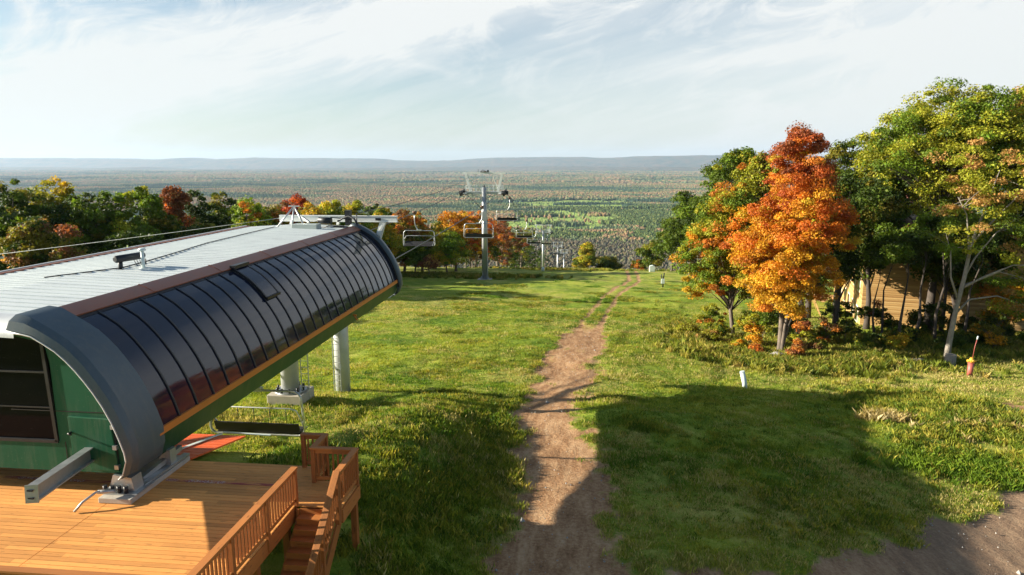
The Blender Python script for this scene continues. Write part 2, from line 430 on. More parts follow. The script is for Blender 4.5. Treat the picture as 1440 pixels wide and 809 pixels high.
def ground_mat():
    m, nt, out = new_mat('hillside_grass_and_earth')
    p = nt.nodes.new('ShaderNodeBsdfPrincipled'); co = objco(nt)
    a1 = nt.nodes.new('ShaderNodeAttribute'); a1.attribute_name = 'dirt'
    a2 = nt.nodes.new('ShaderNodeAttribute'); a2.attribute_name = 'straw'
    n0 = noise(nt, co, .06, 5, .55); n1 = noise(nt, co, .45, 6, .6); n2 = noise(nt, co, 3.5, 5, .65); n3 = noise(nt, co, 18, 4, .7)
    n1b = noise(nt, co, .16, 6, .6)
    g = math_(nt, 'ADD', math_(nt, 'ADD', math_(nt, 'MULTIPLY', n1b, .35), math_(nt, 'MULTIPLY', n1, .3)), math_(nt, 'ADD', math_(nt, 'MULTIPLY', n2, .2), math_(nt, 'MULTIPLY', n3, .15)))
    gr = ramp(nt, g, [(.38, (.055, .125, .012)), (.45, (.15, .23, .02)), (.52, (.255, .31, .03)), (.58, (.36, .355, .065)), (.66, (.46, .37, .12))])
    straw = ramp(nt, n2, [(.3, (.28, .24, .06)), (.7, (.50, .42, .16))])
    sf = math_(nt, 'MULTIPLY', a2.outputs['Fac'], ramp(nt, n1, [(.38, .15), (.62, 1.0)]))
    gcol = mix(nt, math_(nt, 'MULTIPLY', sf, .75), gr, straw)
    # valley floor woodland tone
    sx = nt.nodes.new('ShaderNodeSeparateXYZ'); lk(nt, co, sx.inputs[0])
    v1 = noise(nt, mapping(nt, co, (.6, .25, 1)), .0022, 8, .62)
    v2 = noise(nt, co, .02, 6, .7)
    vv = math_(nt, 'ADD', math_(nt, 'MULTIPLY', v1, .6), math_(nt, 'MULTIPLY', v2, .4))
    vc = ramp(nt, vv, [(.36, (.03, .055, .022)), (.46, (.06, .08, .03)), (.54, (.10, .095, .04)), (.62, (.13, .10, .045)), (.68, (.09, .11, .035))])
    vf = math_(nt, 'MULTIPLY', math_(nt, 'SUBTRACT', sx.outputs['Y'], 240), .01, clamp=True)
    gcol = mix(nt, vf, gcol, vc)
    dn = math_(nt, 'ADD', math_(nt, 'MULTIPLY', noise(nt, mapping(nt, co, (2.2, .6, 1)), 1.1, 6, .7), .6), math_(nt, 'MULTIPLY', noise(nt, co, 9, 5, .7), .4))
    dirt = ramp(nt, dn, [(.34, (.16, .08, .036)), (.46, (.33, .18, .088)), (.56, (.47, .285, .15)), (.68, (.58, .40, .235))])
    peb = nt.nodes.new('ShaderNodeTexVoronoi'); peb.inputs['Scale'].default_value = 7; lk(nt, co, peb.inputs['Vector'])
    dirt = mix(nt, ramp(nt, peb.outputs['Distance'], [(.08, .6), (.16, 0.0)]), dirt, (.40, .33, .28))
    dgrey = ramp(nt, math_(nt, 'MULTIPLY', math_(nt, 'SUBTRACT', sx.outputs['X'], 3.5), .13, clamp=True), [(0, 0.0), (1, .55)])
    near_ = math_(nt, 'SUBTRACT', 1.0, math_(nt, 'MULTIPLY', math_(nt, 'SUBTRACT', sx.outputs['Y'], 26), .2, clamp=True))
    dirt = mix(nt, math_(nt, 'MULTIPLY', dgrey, near_), dirt, mix(nt, n3, (.14, .11, .085), (.27, .21, .16)))
    df = math_(nt, 'ADD', a1.outputs['Fac'], math_(nt, 'MULTIPLY', math_(nt, 'SUBTRACT', n2, .5), 1.1))
    df = ramp(nt, df, [(.30, 0.0), (.72, 1.0)])
    df = math_(nt, 'MULTIPLY', df, math_(nt, 'GREATER_THAN', a1.outputs['Fac'], .06))
    lk(nt, mix(nt, df, gcol, dirt), p.inputs['Base Color'])
    p.inputs['Roughness'].default_value = .95; p.inputs['Specular IOR Level'].default_value = .15
    hb = math_(nt, 'ADD', math_(nt, 'MULTIPLY', n2, .7), math_(nt, 'MULTIPLY', n3, .5))
    lk(nt, bump(nt, hb, .75, .16), p.inputs['Normal'])
    lk(nt, p.outputs[0], out.inputs[0]); return m
gnd = quads_mesh('ground', V, F, ground_mat(), smooth=True)
for nm, arr in (('dirt', dm), ('straw', sm_)):
    at = gnd.data.attributes.new(nm, 'FLOAT', 'POINT'); at.data.foreach_set('value', arr.astype(np.float32).ravel())
tag(gnd, 'grassy ski slope with a worn reddish dirt track running down to the valley', None, None, 'structure')
# ------------------------------------------------------------------ grass and weeds (stuff)
def tufts(name, px, py, hgt, wid, nbl, cols, seed, lean=.45):
    """px,py,hgt,wid,cols per tuft; nbl triangular blades each"""
    r = np.random.default_rng(seed); n = len(px)
    pz = terrain(px, py)
    nearm = (py > 14) & (py < 140)
    pz = pz + nearm * (fbm(px * .9, py * .9, 31, 3) - .5) * .22
    N = n * nbl
    X = np.repeat(px, nbl) + r.normal(0, 1, N) * np.repeat(wid, nbl) * .5
    Y = np.repeat(py, nbl) + r.normal(0, 1, N) * np.repeat(wid, nbl) * .5
    Z = np.repeat(pz, nbl) - .03
    Hh = np.repeat(hgt, nbl) * r.uniform(.5, 1.25, N)
    a = r.uniform(0, 2 * PI, N); bw = Hh * r.uniform(.010, .022, N) + .006 + .00020 * Y
    la = r.uniform(0, 2 * PI, N); ln = Hh * lean * r.uniform(.1, 1.2, N)
    V = np.empty((N, 4, 3))
    dx, dy = np.cos(a) * bw, np.sin(a) * bw
    V[:, 0] = np.stack([X - dx, Y - dy, Z], 1)
    V[:, 1] = np.stack([X + dx, Y + dy, Z], 1)
    mx, my, mz = X + np.cos(la) * ln * .35, Y + np.sin(la) * ln * .35, Z + Hh * .6
    V[:, 2] = np.stack([mx + dx * .8, my + dy * .8, mz], 1)
    V[:, 3] = np.stack([X + np.cos(la) * ln, Y + np.sin(la) * ln, Z + Hh * .95], 1)
    F = (np.arange(N) * 4)[:, None] + np.array([0, 1, 2, 3])[None]
    C = np.repeat(cols, nbl, 0) * r.uniform(.75, 1.25, (N, 1))
    o = quads_mesh(name, V.reshape(-1, 3), F, M['grass_blade'], np.clip(C, 0, 1))
    return o
def pal(t, stops):
    t = np.clip(t, 0, 1)
    xs_ = [s[0] for s in stops]
    return np.stack([np.interp(t, xs_, [s[1][k] for s in stops]) for k in range(3)], 1)
r0 = np.random.default_rng(5)
N0 = 330000
# denser towards the viewer's end of the slope
yy = 11 + (r0.random(N0) ** 1.8) * 79
xx = r0.uniform(-1, 1, N0) * (8 + yy * .55) + 3 + yy * .05
k = (dirt_mask(xx, yy) + (fbm(xx * 3, yy * 3, 77, 2) - .5) * .9 < .42) & ~((xx < -5.2) & (yy < 15.95)) & ~((xx < -9.0) & (xx > -13.5) & (yy < 21.2))
xx, yy = xx[k], yy[k]
g1 = fbm(xx * .45, yy * .45, 41); g2 = fbm(xx * 2.2, yy * 2.2, 42, 3); g3 = fbm(xx * .12, yy * .12, 43)
stw = straw_mask(xx, yy)
tt = .25 * g3 + .45 * g1 + .3 * g2 + r0.normal(0, .07, len(xx))
gc = pal((tt - .33) / .34, [(0, (.055, .125, .012)), (.35, (.145, .225, .018)), (.65, (.26, .31, .03)), (1, (.39, .385, .065))])
isst = r0.random(len(xx)) < stw * .6
gc[isst] = pal(r0.random(isst.sum()), [(0, (.34, .28, .08)), (1, (.55, .46, .19))])
rough = np.clip(1.6 * fbm(xx * .3, yy * .3, 44) - .55, 0, 1) + .8 * np.exp(-((xx + 4.5) / 3.2) ** 2) * (1 - ss(27, 33, yy))
hh = .85 * (.04 + .09 * np.clip(g1 * 1.8 - .55, 0, 1) + .13 * rough * g2 + .0006 * yy) * r0.uniform(.6, 1.35, len(xx)) * (1 + .4 * isst) * (1 - .8 * ss(60, 88, yy))
o = tufts('grass', xx, yy, hh, .10 + .0035 * yy, 6, gc, 6)
tag(o, 'short green and straw coloured grass covering the slope either side of the track', None, None, 'stuff')

def patch(cx, cy, rx, ry, n, seed):
    r = np.random.default_rng(seed)
    x = cx + r.normal(0, .62, n) * rx; y = cy + r.normal(0, .62, n) * ry
    kk = fbm(x * .8, y * .8, seed, 3) > .38
    return x[kk], y[kk]
W = []
def weeds(cx, cy, rx, ry, n, h, stops, seed):
    x, y = patch(cx, cy, rx, ry, n, seed); r = np.random.default_rng(seed + 1)
    W.append((x, y, h * r.uniform(.5, 1.4, len(x)), np.full(len(x), .14), pal(r.random(len(x)), stops)))
GY = [(0, (.07, .12, .012)), (.4, (.16, .22, .02)), (.75, (.30, .30, .035)), (1, (.42, .34, .06))]
ST = [(0, (.30, .22, .07)), (.5, (.48, .38, .17)), (1, (.60, .50, .28))]
OL = [(0, (.08, .12, .015)), (.4, (.20, .24, .025)), (.8, (.33, .30, .05)), (1, (.44, .32, .10))]
weeds(14.8, 33.3, 1.0, .6, 45, .55, ST, 100)
weeds(19, 30, 4.5, 4.5, 1500, .36, GY, 101)
weeds(18.5, 32.5, 3.5, 1.5, 25, .45, ST, 102)
weeds(20, 28.2, 3.5, 1.6, 700, .34, GY, 103)
weeds(16.5, 27.3, 2.6, 1.0, 800, .38, [(0, (.06, .13, .01)), (1, (.20, .28, .02))], 104)
weeds(18, 38, 3, 3, 900, .4, GY, 105)
weeds(24, 34, 4, 3, 800, .45, OL, 106)
weeds(14, 50.5, 5, 3.5, 1900, .7, OL, 107)
weeds(10.5, 55, 2.5, 6, 900, .6, OL, 108)
weeds(14.5, 47.5, 4.5, 1.8, 1000, .55, OL, 109)
weeds(20, 52, 7, 4, 2200, .7, OL, 110)
weeds(30, 56, 9, 5, 2200, .6, OL, 111)
weeds(-3.4, 23, 1.6, 6, 900, .26, GY, 112)
weeds(-5, 18, 2.5, 4, 700, .28, GY, 113)
weeds(-2.2, 29, 1.4, 3.5, 300, .3, GY, 114)
weeds(-1.8, 42, 1.2, 5.0, 260, .3, GY, 115)
weeds(6, 28, 5, 8, 500, .2, GY, 119)
weeds(9, 21, 5, 3, 700, .22, GY, 120)
weeds(8.5, 62, 2, 8, 300, .3, GY, 116)
weeds(-22, 111, 12, 2.5, 1500, .7, OL, 117)
weeds(-2, 137, 14, 4, 1200, .6, OL, 118)
rw = np.random.default_rng(55)
for i in range(90):
    cy_ = 22 + rw.random() ** 1.3 * 85; cx_ = rw.uniform(-.28, .16) * cy_ + rw.uniform(-2, 4)
    s_ = rw.uniform(.5, 1.8)
    weeds(cx_, cy_, s_ * 1.4, s_, int(60 * s_ + 60), rw.uniform(.12, .26), [GY, GY, OL, [(0, (.05, .12, .01)), (1, (.16, .27, .02))]][i % 4], 700 + 2 * i)
wx, wy, wh, ww, wc = [np.concatenate([w[i] for w in W]) for i in range(5)]
kk = dirt_mask(wx, wy) < .45
o = tufts('weeds', wx[kk], wy[kk], wh[kk] * .68, ww[kk] * 2.0, 26, wc[kk], 9, .6)
tag(o, 'taller weeds and dry straw stalks along the edges of the slope', None, None, 'stuff')

# pebbles on the track
r = np.random.default_rng(12); n = 1500
py_ = 15 + r.random(n) ** 1.5 * 40; px_ = r.uniform(-4, 20, n)
kk = dirt_mask(px_, py_) > .6; px_, py_ = px_[kk], py_[kk]; n = len(px_)
oc = np.array([(1, 0, 0), (-1, 0, 0), (0, 1, 0), (0, -1, 0), (0, 0, 1), (0, 0, -1)], float)
of = np.array([(0, 2, 4), (2, 1, 4), (1, 3, 4), (3, 0, 4), (2, 0, 5), (1, 2, 5), (3, 1, 5), (0, 3, 5)])
s_ = r.uniform(.012, .04, (n, 1, 1)) * r.uniform(.6, 1.3, (n, 6, 3)) * (1 + 2 * (r.random((n, 1, 1)) > .97))
V = oc[None] * s_ + np.stack([px_, py_, terrain(px_, py_) - .02], 1)[:, None]
F = (np.arange(n) * 6)[:, None, None] + of[None]
o = quads_mesh('gravel', V.reshape(-1, 3), F.reshape(-1, 3), M['stone'])
tag(o, 'small loose stones scattered on the dirt track', None, None, 'stuff')

# ------------------------------------------------------------------ lift terminal
XC = -15.5
term = empty('lift_terminal', (XC, 14.0, 0))
tag(term, 'long chairlift terminal with white metal roof, curved tinted glazing and green end wall', 'lift terminal')
def tb(mb, name, mat, parent=None, **k):
    """build in world coordinates, parented to the terminal or to one of its parts"""
    o = mb.build(name, M[mat], parent or term, **k)
    if parent is None: o.matrix_parent_inverse = Matrix.Translation((-XC, -14.0, 0)) @ Matrix.Identity(4)
    return o
Y0, Y1, YF = 14.75, 36.3, 13.62
prof = [(-12.12, 4.02), (-11.86, 3.87), (-11.58, 3.69), (-11.35, 3.48), (-11.14, 3.25), (-10.95, 3.0), (-10.77, 2.74), (-10.58, 2.42), (-10.41, 2.06), (-10.28, 1.7), (-10.17, 1.33)]
def skin(mb, pr, y0, y1, th=.05, ny=1):
    n = len(pr); inn = []
    for i, (x, z) in enumerate(pr):
        a = pr[max(i - 1, 0)]; b = pr[min(i + 1, n - 1)]
        dx, dz = b[0] - a[0], b[1] - a[1]; l = math.hypot(dx, dz)
        inn.append((x + dz / l * th, z - dx / l * th))   # towards the inside
    for p in (pr, inn):
        for j in range(ny):
            ya, yb = y0 + (y1 - y0) * j / ny, y0 + (y1 - y0) * (j + 1) / ny
            v = [(x, ya, z) for x, z in p] + [(x, yb, z) for x, z in p]
            mb.add(v, [(i, i + 1, i + 1 + n, i + n) for i in range(n - 1)], True)
    for y in (y0, y1):
        v = [(x, y, z) for x, z in pr] + [(x, y, z) for x, z in inn]
        mb.add(v, [(i, i + 1, i + 1 + n, i + n) for i in range(n - 1)])
    for e in (0, n - 1):
        mb.add([(pr[e][0], y0, pr[e][1]), (pr[e][0], y1, pr[e][1]), (inn[e][0], y1, inn[e][1]), (inn[e][0], y0, inn[e][1])], [(0, 1, 2, 3)])
    return mb
# roof sheet with raised seams
m = MB()
m.add([(-18.75, 14.2, 4.10), (-18.75, 36.75, 4.10), (XC, 36.75, 4.30), (XC, 14.2, 4.30), (-12.5, 14.2, 4.20), (-12.5, 36.75, 4.20)], [(0, 3, 2, 1), (3, 4, 5, 2)])
m.add([(-18.75, 14.2, 4.03), (-18.75, 36.75, 4.03), (XC, 36.75, 4.22), (XC, 14.2, 4.22), (-12.5, 14.2, 4.12), (-12.5, 36.75, 4.12)], [(0, 3, 2, 1), (3, 4, 5, 2)])
y = 14.5
while y < 36.6:
    m.bar((-18.70, y, 4.117), (XC, y, 4.315), .05, .035); m.bar((XC, y, 4.315), (-12.55, y, 4.215), .05, .035)
    y += .4
tb(m, 'roof', 'roof')
# rounded front nosing of the roof
m = MB(); n = 9; pr_ = []
for i in range(n):
    a = PI / 2 * i / (n - 1)
    pr_.append((14.22 - .55 * math.sin(a), -0.42 + .42 * math.cos(a)))
for xa, xb, za, zb in ((-18.75, XC, 4.11, 4.31), (XC, -12.72, 4.31, 4.215)):
    v = [(xa, yy_, za + zz_) for yy_, zz_ in pr_] + [(xb, yy_, zb + zz_) for yy_, zz_ in pr_]
    m.add(v, [(i, i + 1, i + 1 + n, i + n) for i in range(n - 1)], True)
tb(m, 'roof_nosing', 'galv_light')
# edges
m = MB(); m.box(-18.9, -18.72, 13.9, 36.8, 3.86, 4.16); tb(m, 'eave_flashing', 'copper')
m = MB(); m.box(-18.98, -18.902, 13.9, 36.8, 4.06, 4.19); tb(m, 'eave_trim', 'galv_light')
m = MB()
skin(m, [(-12.56, 4.27), (-12.34, 4.20), (-12.10, 4.075)], Y0 - .05, 36.55, .04)
cop = tb(m, 'copper_flashing', 'copper')
m = MB()
for y in (17.9, 21.6, 25.3, 29.0, 32.7):
    m = MB(); skin(m, [(-12.565, 4.285), (-12.335, 4.212), (-12.09, 4.085)], y, y + .07, .02); tb(m, 'flashing_joint', 'copper', cop)
# dark closure under the flashing
m = MB(); skin(m, [(-12.14, 4.05), (-12.04, 3.99)], Y0, Y1, .05); tb(m, 'gasket', 'dark_metal')
# glazing: 26 bays
nb = 26; bw = (Y1 - Y0) / nb
glz = tb(skin(MB(), prof, Y0, Y1, .03), 'curved_glazing', 'glass')
import bmesh
for i in range(nb + 1):
    y = Y0 + i * bw
    pr2 = []
    for j, (x, z) in enumerate(prof):
        a = prof[max(j - 1, 0)]; b = prof[min(j + 1, len(prof) - 1)]
        dx, dz = b[0] - a[0], b[1] - a[1]; l = math.hypot(dx, dz)
        pr2.append((x - dz / l * .03, z + dx / l * .03))
    mm = skin(MB(), pr2, y - .028, y + .028, .05).build('mullion', M['dark_metal'], glz)
# opening hatch in the glazing, with frame
ya, yb = Y0 + 9 * bw + .02, Y0 + 10.25 * bw
up = lambda k: [(x + .075 * .85, z + .075 * .6) for x, z in prof[k[0]:k[1]]]
hat = tb(skin(MB(), up((0, 6)), ya + .07, yb - .07, .03), 'glazing_hatch', 'glass')
m = MB(); skin(m, [(x + .01, z + .012) for x, z in up((0, 6))], ya, ya + .08, .1); skin(m, [(x + .01, z + .012) for x, z in up((0, 6))], yb - .08, yb, .1)
e = up((0, 6))[-1]; m.bar((e[0], ya, e[1]), (e[0], yb, e[1]), .09, .09)
e = up((0, 6))[0]; m.bar((e[0], ya, e[1] + .05), (e[0], yb, e[1] + .05), .2, .12)
m.build('hatch_frame', M['dark_metal'], hat)
# orange trim and green skirt
m = MB(); m.prism([(-10.19, 1.34), (-10.12, 1.335), (-10.10, 1.17), (-10.17, 1.16)], Y0 - .1, 36.35); tb(m, 'orange_trim', 'orange')
m = MB(); m.prism([(-10.20, 1.18), (-10.135, 1.17), (-10.30, .56), (-10.42, .53), (-10.45, .58), (-10.34, .62)], Y0 - .2, 36.3); tb(m, 'green_skirt', 'green_dark')
m = MB(); m.box(-10.14, -9.98, 28.8, 28.86, .94, 1.02); m.bar((-10.12, 28.83, .98), (-9.85, 28.5, .86), .05); tb(m, 'orange_bracket', 'orange')
# left side sill and frames, open towards the sun
m = MB(); m.box(-20.6, -20.5, 14.2, 36.3, -.0 + .5, .62); tb(m, 'left_sill', 'green_dark')
# near end band: broad grey surround, bevelled lip
outer = [(-12.74, 4.31), (-12.42, 4.27)] + [(x + .06, z + .05) for x, z in prof] + [(-10.10, .98), (-10.22, .62), (-10.45, .50)]
lip = [(-12.84, 3.99), (-12.45, 3.93)] + [(x - .12 + .0 * z, z - .13) for x, z in prof] + [(-10.27, .98), (-10.38, .66), (-10.5, .54)]
def surround(mb, A, ya, B, yb, th=.07):
    n = len(A)
    C = [(x - .06, z - .07) for x, z in B]
    rows = [[(x, ya, z) for x, z in A], [(x, ya - (ya - yb) * .82, z) for x, z in A], [(x * .65 + bx * .35, ya + (yb - ya) * .96, z * .65 + bz * .35) for (x, z), (bx, bz) in zip(A, B)], [(x, yb, z) for x, z in B], [(x, yb + (ya - yb) * .16, z) for x, z in C], [(x - .1, ya, z - .1) for x, z in A]]
    v = sum(rows, [])
    R = len(rows)
    f = []
    for r_ in range(R):
        q = (r_ + 1) % R
        mb.add(rows[r_] + rows[q], [(i, i + 1, n + i + 1, n + i) for i in range(n - 1)], True)
    o_ = len(mb.v); mb.v += v
    mb.f.append(tuple(len(mb.v) - R * n + r_ * n for r_ in range(R))); mb.sm.append(False)
    mb.f.append(tuple(len(mb.v) - R * n + r_ * n + n - 1 for r_ in range(R))); mb.sm.append(False)
    return mb
band = tb(surround(MB(), outer, 14.82, lip, YF), 'end_surround', 'band')
m = MB()
edge = [(x - .03, YF + .02, z - .035) for x, z in lip]
m.tube(edge, .022, 6); m.build('edge_trim', M['galv_light'], band)
# far end band
fo = [(-12.6, 4.40), (-12.35, 4.34)] + [(x + .16, z + .12) for x, z in prof] + [(-9.98, .98), (-10.12, .62), (-10.5, .46)]
fl = [(x - .05, z - .05) for x, z in fo]
m = MB(); n = len(fo)
rows = [[(x, 36.25, z) for x, z in fo], [(x, 36.75, z) for x, z in fo], [(x - .22, 36.98, z - .2) for x, z in fo], [(x - .3, 36.7, z - .28) for x, z in fo], [(x - .22, 36.25, z - .2) for x, z in fo]]
v = sum(rows, []); f = []
for r_ in range(5):
    q = (r_ + 1) % 5
    for i in range(n - 1): f.append((r_ * n + i, r_ * n + i + 1, q * n + i + 1, q * n + i))
m.add(v, f, True)
m.f.append(tuple(r_ * n for r_ in range(5))); m.sm.append(False); m.f.append(tuple(r_ * n + n - 1 for r_ in range(5))); m.sm.append(False)
tb(m, 'far_surround', 'band')
m = MB(); skin(m, [(x + .075, z + .06) for x, z in prof] + [(-10.02, .95)], 36.13, 36.23, .1); tb(m, 'far_gasket', 'dark_metal')
# green end wall with window
YE = 13.86
lipin = [(x - .08, z - .09) for x, z in lip]
m = MB()
wx1, wz0, wz1 = -12.17, 1.28, 3.62
m.prism([(-20.4, .55), (-10.62, .55), (-10.5, .62), (-10.36, .98)] + [(x - .17, z - .18) for x, z in reversed(prof[4:])] + [(-11.58 - .1, wz0 + 1.9), (-12.08, wz0 + 1.9), (-12.08, wz0)] + [(-20.4, wz0)], YE, YE + .08)
m.prism([(-12.08, wz0 + 1.9), (-11.6, wz0 + 1.9), (-11.75, 3.42), (-12.0, 3.62), (-12.45, 3.80), (-12.9, 3.86), (-12.9, 3.80), (-12.17, 3.66)], YE + .002, YE + .078)
wall = tb(m, 'end_wall', 'green')
m = MB(); m.box(-20.3, -12.4, 14.3, 16.6, .56, 3.7); tb(m, 'deck_shade_box', 'green_dark')  # unseen box, added to keep low sun off the back of the deck
m = MB()
m.box(-13.2, -10.42, YE - .006, YE, 2.02, 2.04); m.box(-11.94, -11.92, YE - .006, YE, .56, 1.28)
m.build('panel_joint', M['dark_metal'], wall)
m = MB(); m.prism([(-20.4, wz0), (-12.12, wz0), (-12.2, 3.64), (-12.6, 3.82), (-20.4, 3.82)], YE + .03, YE + .05)
win = tb(m, 'end_window', 'window')
m = MB(); m.bar((-12.13, YE, wz0), (-12.21, YE, 3.64), .08, .06, (0, 1, 0)); m.bar((-20.4, YE, wz0), (-12.10, YE, wz0), .06, .07)
m.bar((-20.4, YE + .01, 2.95), (-12.18, YE + .01, 2.95), .03, .04); m.bar((-20.4, YE + .01, 2.1), (-12.15, YE + .01, 2.1), .02, .03)
m.build('window_frame', M['dark_metal'], win)
# access door in the end wall
m = MB(); m.prism([(-11.72, 1.02), (-11.42, 1.02), (-11.30, .64), (-10.62, .62), (-10.72, 1.90), (-11.75, 1.93)], YE - .07, YE - .004)
door = tb(m, 'access_door', 'green', bevel=.01)
for z in (1.72, 1.22, .74):
    m = MB(); m.box(-10.70, -10.60, YE - .1, YE - .01, z - .05, z + .05); m.build('hinge', M['galv'], door)
m = MB(); m.tube([(-11.70, YE - .05, 1.55), (-11.70, YE - .16, 1.55), (-11.63, YE - .16, 1.53)], .025, 8); m.build('door_handle', M['black'], door)
m = MB(); m.box(-10.665, -10.63, YE - .03, YE - .004, .64, 1.88); m.build('door_gap', M['black'], door)
# steel rail that sticks out of the end wall
A = Vector((-11.33, 13.9, 1.02)); B = Vector((-10.55, 10.95, 1.42))
B = Vector((-10.62, 11.35, 1.32))
m = MB(); dv = (B - A)
for dz in (.15, -.15): m.bar(A + Vector((0, 0, dz)), B + Vector((0, 0, dz)), .20, .03)
m.bar(A, B, .025, .28)
m.bar(B - dv.normalized() * .012, B + dv.normalized() * .012, .24, .36)
rail = tb(m, 'guide_rail', 'galv')
for dz in (.08, -.08):
    m = MB(); m.box(B.x - .07, B.x + .05, B.y - .04, B.y - .015, B.z + dz - .015, B.z + dz + .015); m.build('slot_bolt', M['dark_metal'], rail)
# near foot
m = MB(); m.box(-10.95, -10.15, 13.45, 15.85, .002, .13); tb(m, 'foundation_pad', 'concrete', bevel=.015)
m = MB(); m.prism([(-10.9, .14), (-10.25, .14), (-10.3, .5), (-10.75, .56)], 13.75, 14.1); m.box(-11.02, -10.12, 13.62, 14.3, .132, .165)
m.bar((-10.45, 14.3, .2), (-10.3, 15.7, .42), .12, .12); m.bar((-10.3, 14.1, .16), (-10.2, 15.8, .2), .16, .05)
m.box(-10.5, -10.2, 15.1, 15.35, .13, .6)
ped = tb(m, 'foot_pedestal', 'galv')
for i in range(4):
    m = MB(); x = -10.92 + i * .17
    m.tube([(x, 13.68, .165), (x, 13.68, .33)], .05, 8); m.build('anchor_bolt', M['black'], ped)
m = MB(); m.tube([(-10.75, 13.58, .28), (-10.9, 13.35, .32), (-11.05, 13.1, .2), (-11.15, 12.95, .04)], .03, 7); m.tube([(-10.62, 13.6, .24), (-10.9, 13.4, .3)], .05, 7)
m.build('strut_lever', M['galv'], ped)
# inside frame that carries the rope wheels
m = MB()
for x in (XC - 1.2, XC + 1.2): m.bar((x, 14.6, 3.3), (x, 35.8, 3.3), .25, .4)
for y in (16, 20, 24, 28, 32, 35.5):
    m.bar((XC - 3.2, y, 3.75), (XC + 3.2, y, 3.75), .16, .2); m.bar((XC + 1.2, y, 3.3), (-10.6, y, 2.0), .08, .08)
for x in (XC - 3.3, XC + 3.3): m.bar((x, 14.8, 1.9), (x, 36.0, 1.8), .14, .22)
tb(m, 'inner_frame', 'galv')
# columns
def column(x, y, ztop, r_, block, label):
    zg = tz(x, y)
    c = MB(); c.tube([(x, y, zg + (.55 if block else -.1)), (x, y, ztop)], r_, 28)
    c.tube([(x, y, ztop - .3), (x, y, ztop + .05)], r_ * 1.25, 28)
    co_ = tb(c, 'column', 'galv_light'); co_['label'] = label
    if block:
        b = MB(); b.box(x - .8, x + .8, y - .75, y + .75, zg - .6, zg + .5); b.build('foundation_block', M['concrete'], co_, bevel=.03)
        b = MB(); b.tube([(x, y, zg + .5), (x, y, zg + .56)], r_ * 1.75, 28); b.build('base_flange', M['galv'], co_)
        for i in range(10):
            a = 2 * PI * i / 10
            b = MB(); b.tube([(x + math.cos(a) * r_ * 1.45, y + math.sin(a) * r_ * 1.45, zg + .56), (x + math.cos(a) * r_ * 1.45, y + math.sin(a) * r_ * 1.45, zg + .74)], .055, 8)
            b.build('anchor_bolt', M['black'], co_)
    b = MB(); lx = x - (.10 if not block else -.75); ly = y - r_ - .12
    if block: ly = y - .1
    for d in (-.17, .17): b.bar((lx + d, ly, zg + .2), (lx + d, ly, ztop - .2), .035, .035)
    z = zg + .45
    while z < ztop - .3: b.bar((lx - .17, ly, z), (lx + .17, ly, z), .025, .025); z += .3
    b.build('ladder', M['galv_light'], co_)
    return co_
column(-13.15, 28.6, 2.9, .40, True, 'short steel column bolted to a concrete block')
column(-11.75, 31.5, 2.0, .36, False, 'tall plain steel column with a ladder on its near side')
# cross beam at the far end
m = MB(); m.bar((-17.0, 36.95, 4.60), (-10.25, 36.95, 4.60), .16, .30); m.bar((-17.0, 36.95, 4.76), (-10.2, 36.95, 4.76), .22, .03); m.bar((-17.0, 36.95, 4.44), (-10.2, 36.95, 4.44), .22, .03)
m.bar((-11.05, 36.95, 4.45), (-11.4, 36.95, 3.4), .34, .1, (0, 1, 0)); m.bar((-10.95, 36.95, 4.4), (-11.6, 36.95, 3.2), .12, .2, (0, 1, 0))
for x in (-16.3, -13.6): m.bar((x, 36.8, 4.25), (x, 36.95, 4.5), .14)
xb = tb(m, 'cross_beam', 'white')
m = MB(); m.box(-11.45, -11.15, 36.83, 36.86, 4.52, 4.66); m.build('beam_plate', M['black'], xb)
# tripod mast, winch and gear on the far end of the roof
m = MB(); ap = (-15.55, 35.6, 5.36)
for p in ((-16.3, 35.0, 4.26), (-14.75, 35.0, 4.28), (-15.5, 36.6, 4.28), (-15.45, 34.95, 4.3)): m.tube([p, ap], .045, 8)
m.bar((-15.85, 35.6, 5.36), (-15.25, 35.6, 5.36), .1, .06); m.bar((-15.0, 35.3, 4.8), (-14.5, 35.0, 4.55), .1)
tb(m, 'tripod_mast', 'galv')
m = MB(); m.box(-15.1, -13.75, 34.1, 34.75, 4.2, 4.52); tb(m, 'gear_box', 'grey_box', bevel=.02)
m = MB(); m.tube([(-14.2, 35.6, 4.62), (-13.5, 35.6, 4.60)], .17, 12); m.tube([(-13.2, 35.7, 4.55), (-12.9, 35.7, 4.72), (-12.55, 35.6, 4.85), (-12.2, 35.5, 4.72), (-12.0, 35.4, 4.45)], .05, 8)
m.tube([(-13.8, 35.0, 4.25), (-13.4, 34.9, 4.38), (-12.9, 35.1, 4.36), (-12.5, 35.3, 4.3)], .035, 6); m.box(-13.0, -12.7, 36.3, 36.6, 4.3, 5.1); m.tube([(-14.6, 35.9, 4.5), (-13.6, 35.9, 4.75), (-12.6, 36.2, 4.62)], .03, 6)
m.box(-13.3, -12.8, 35.3, 35.6, 4.23, 4.34); m.tube([(-12.3, 36.2, 4.3), (-12.3, 36.2, 4.95)], .03, 6)
tb(m, 'winch', 'dark_metal')
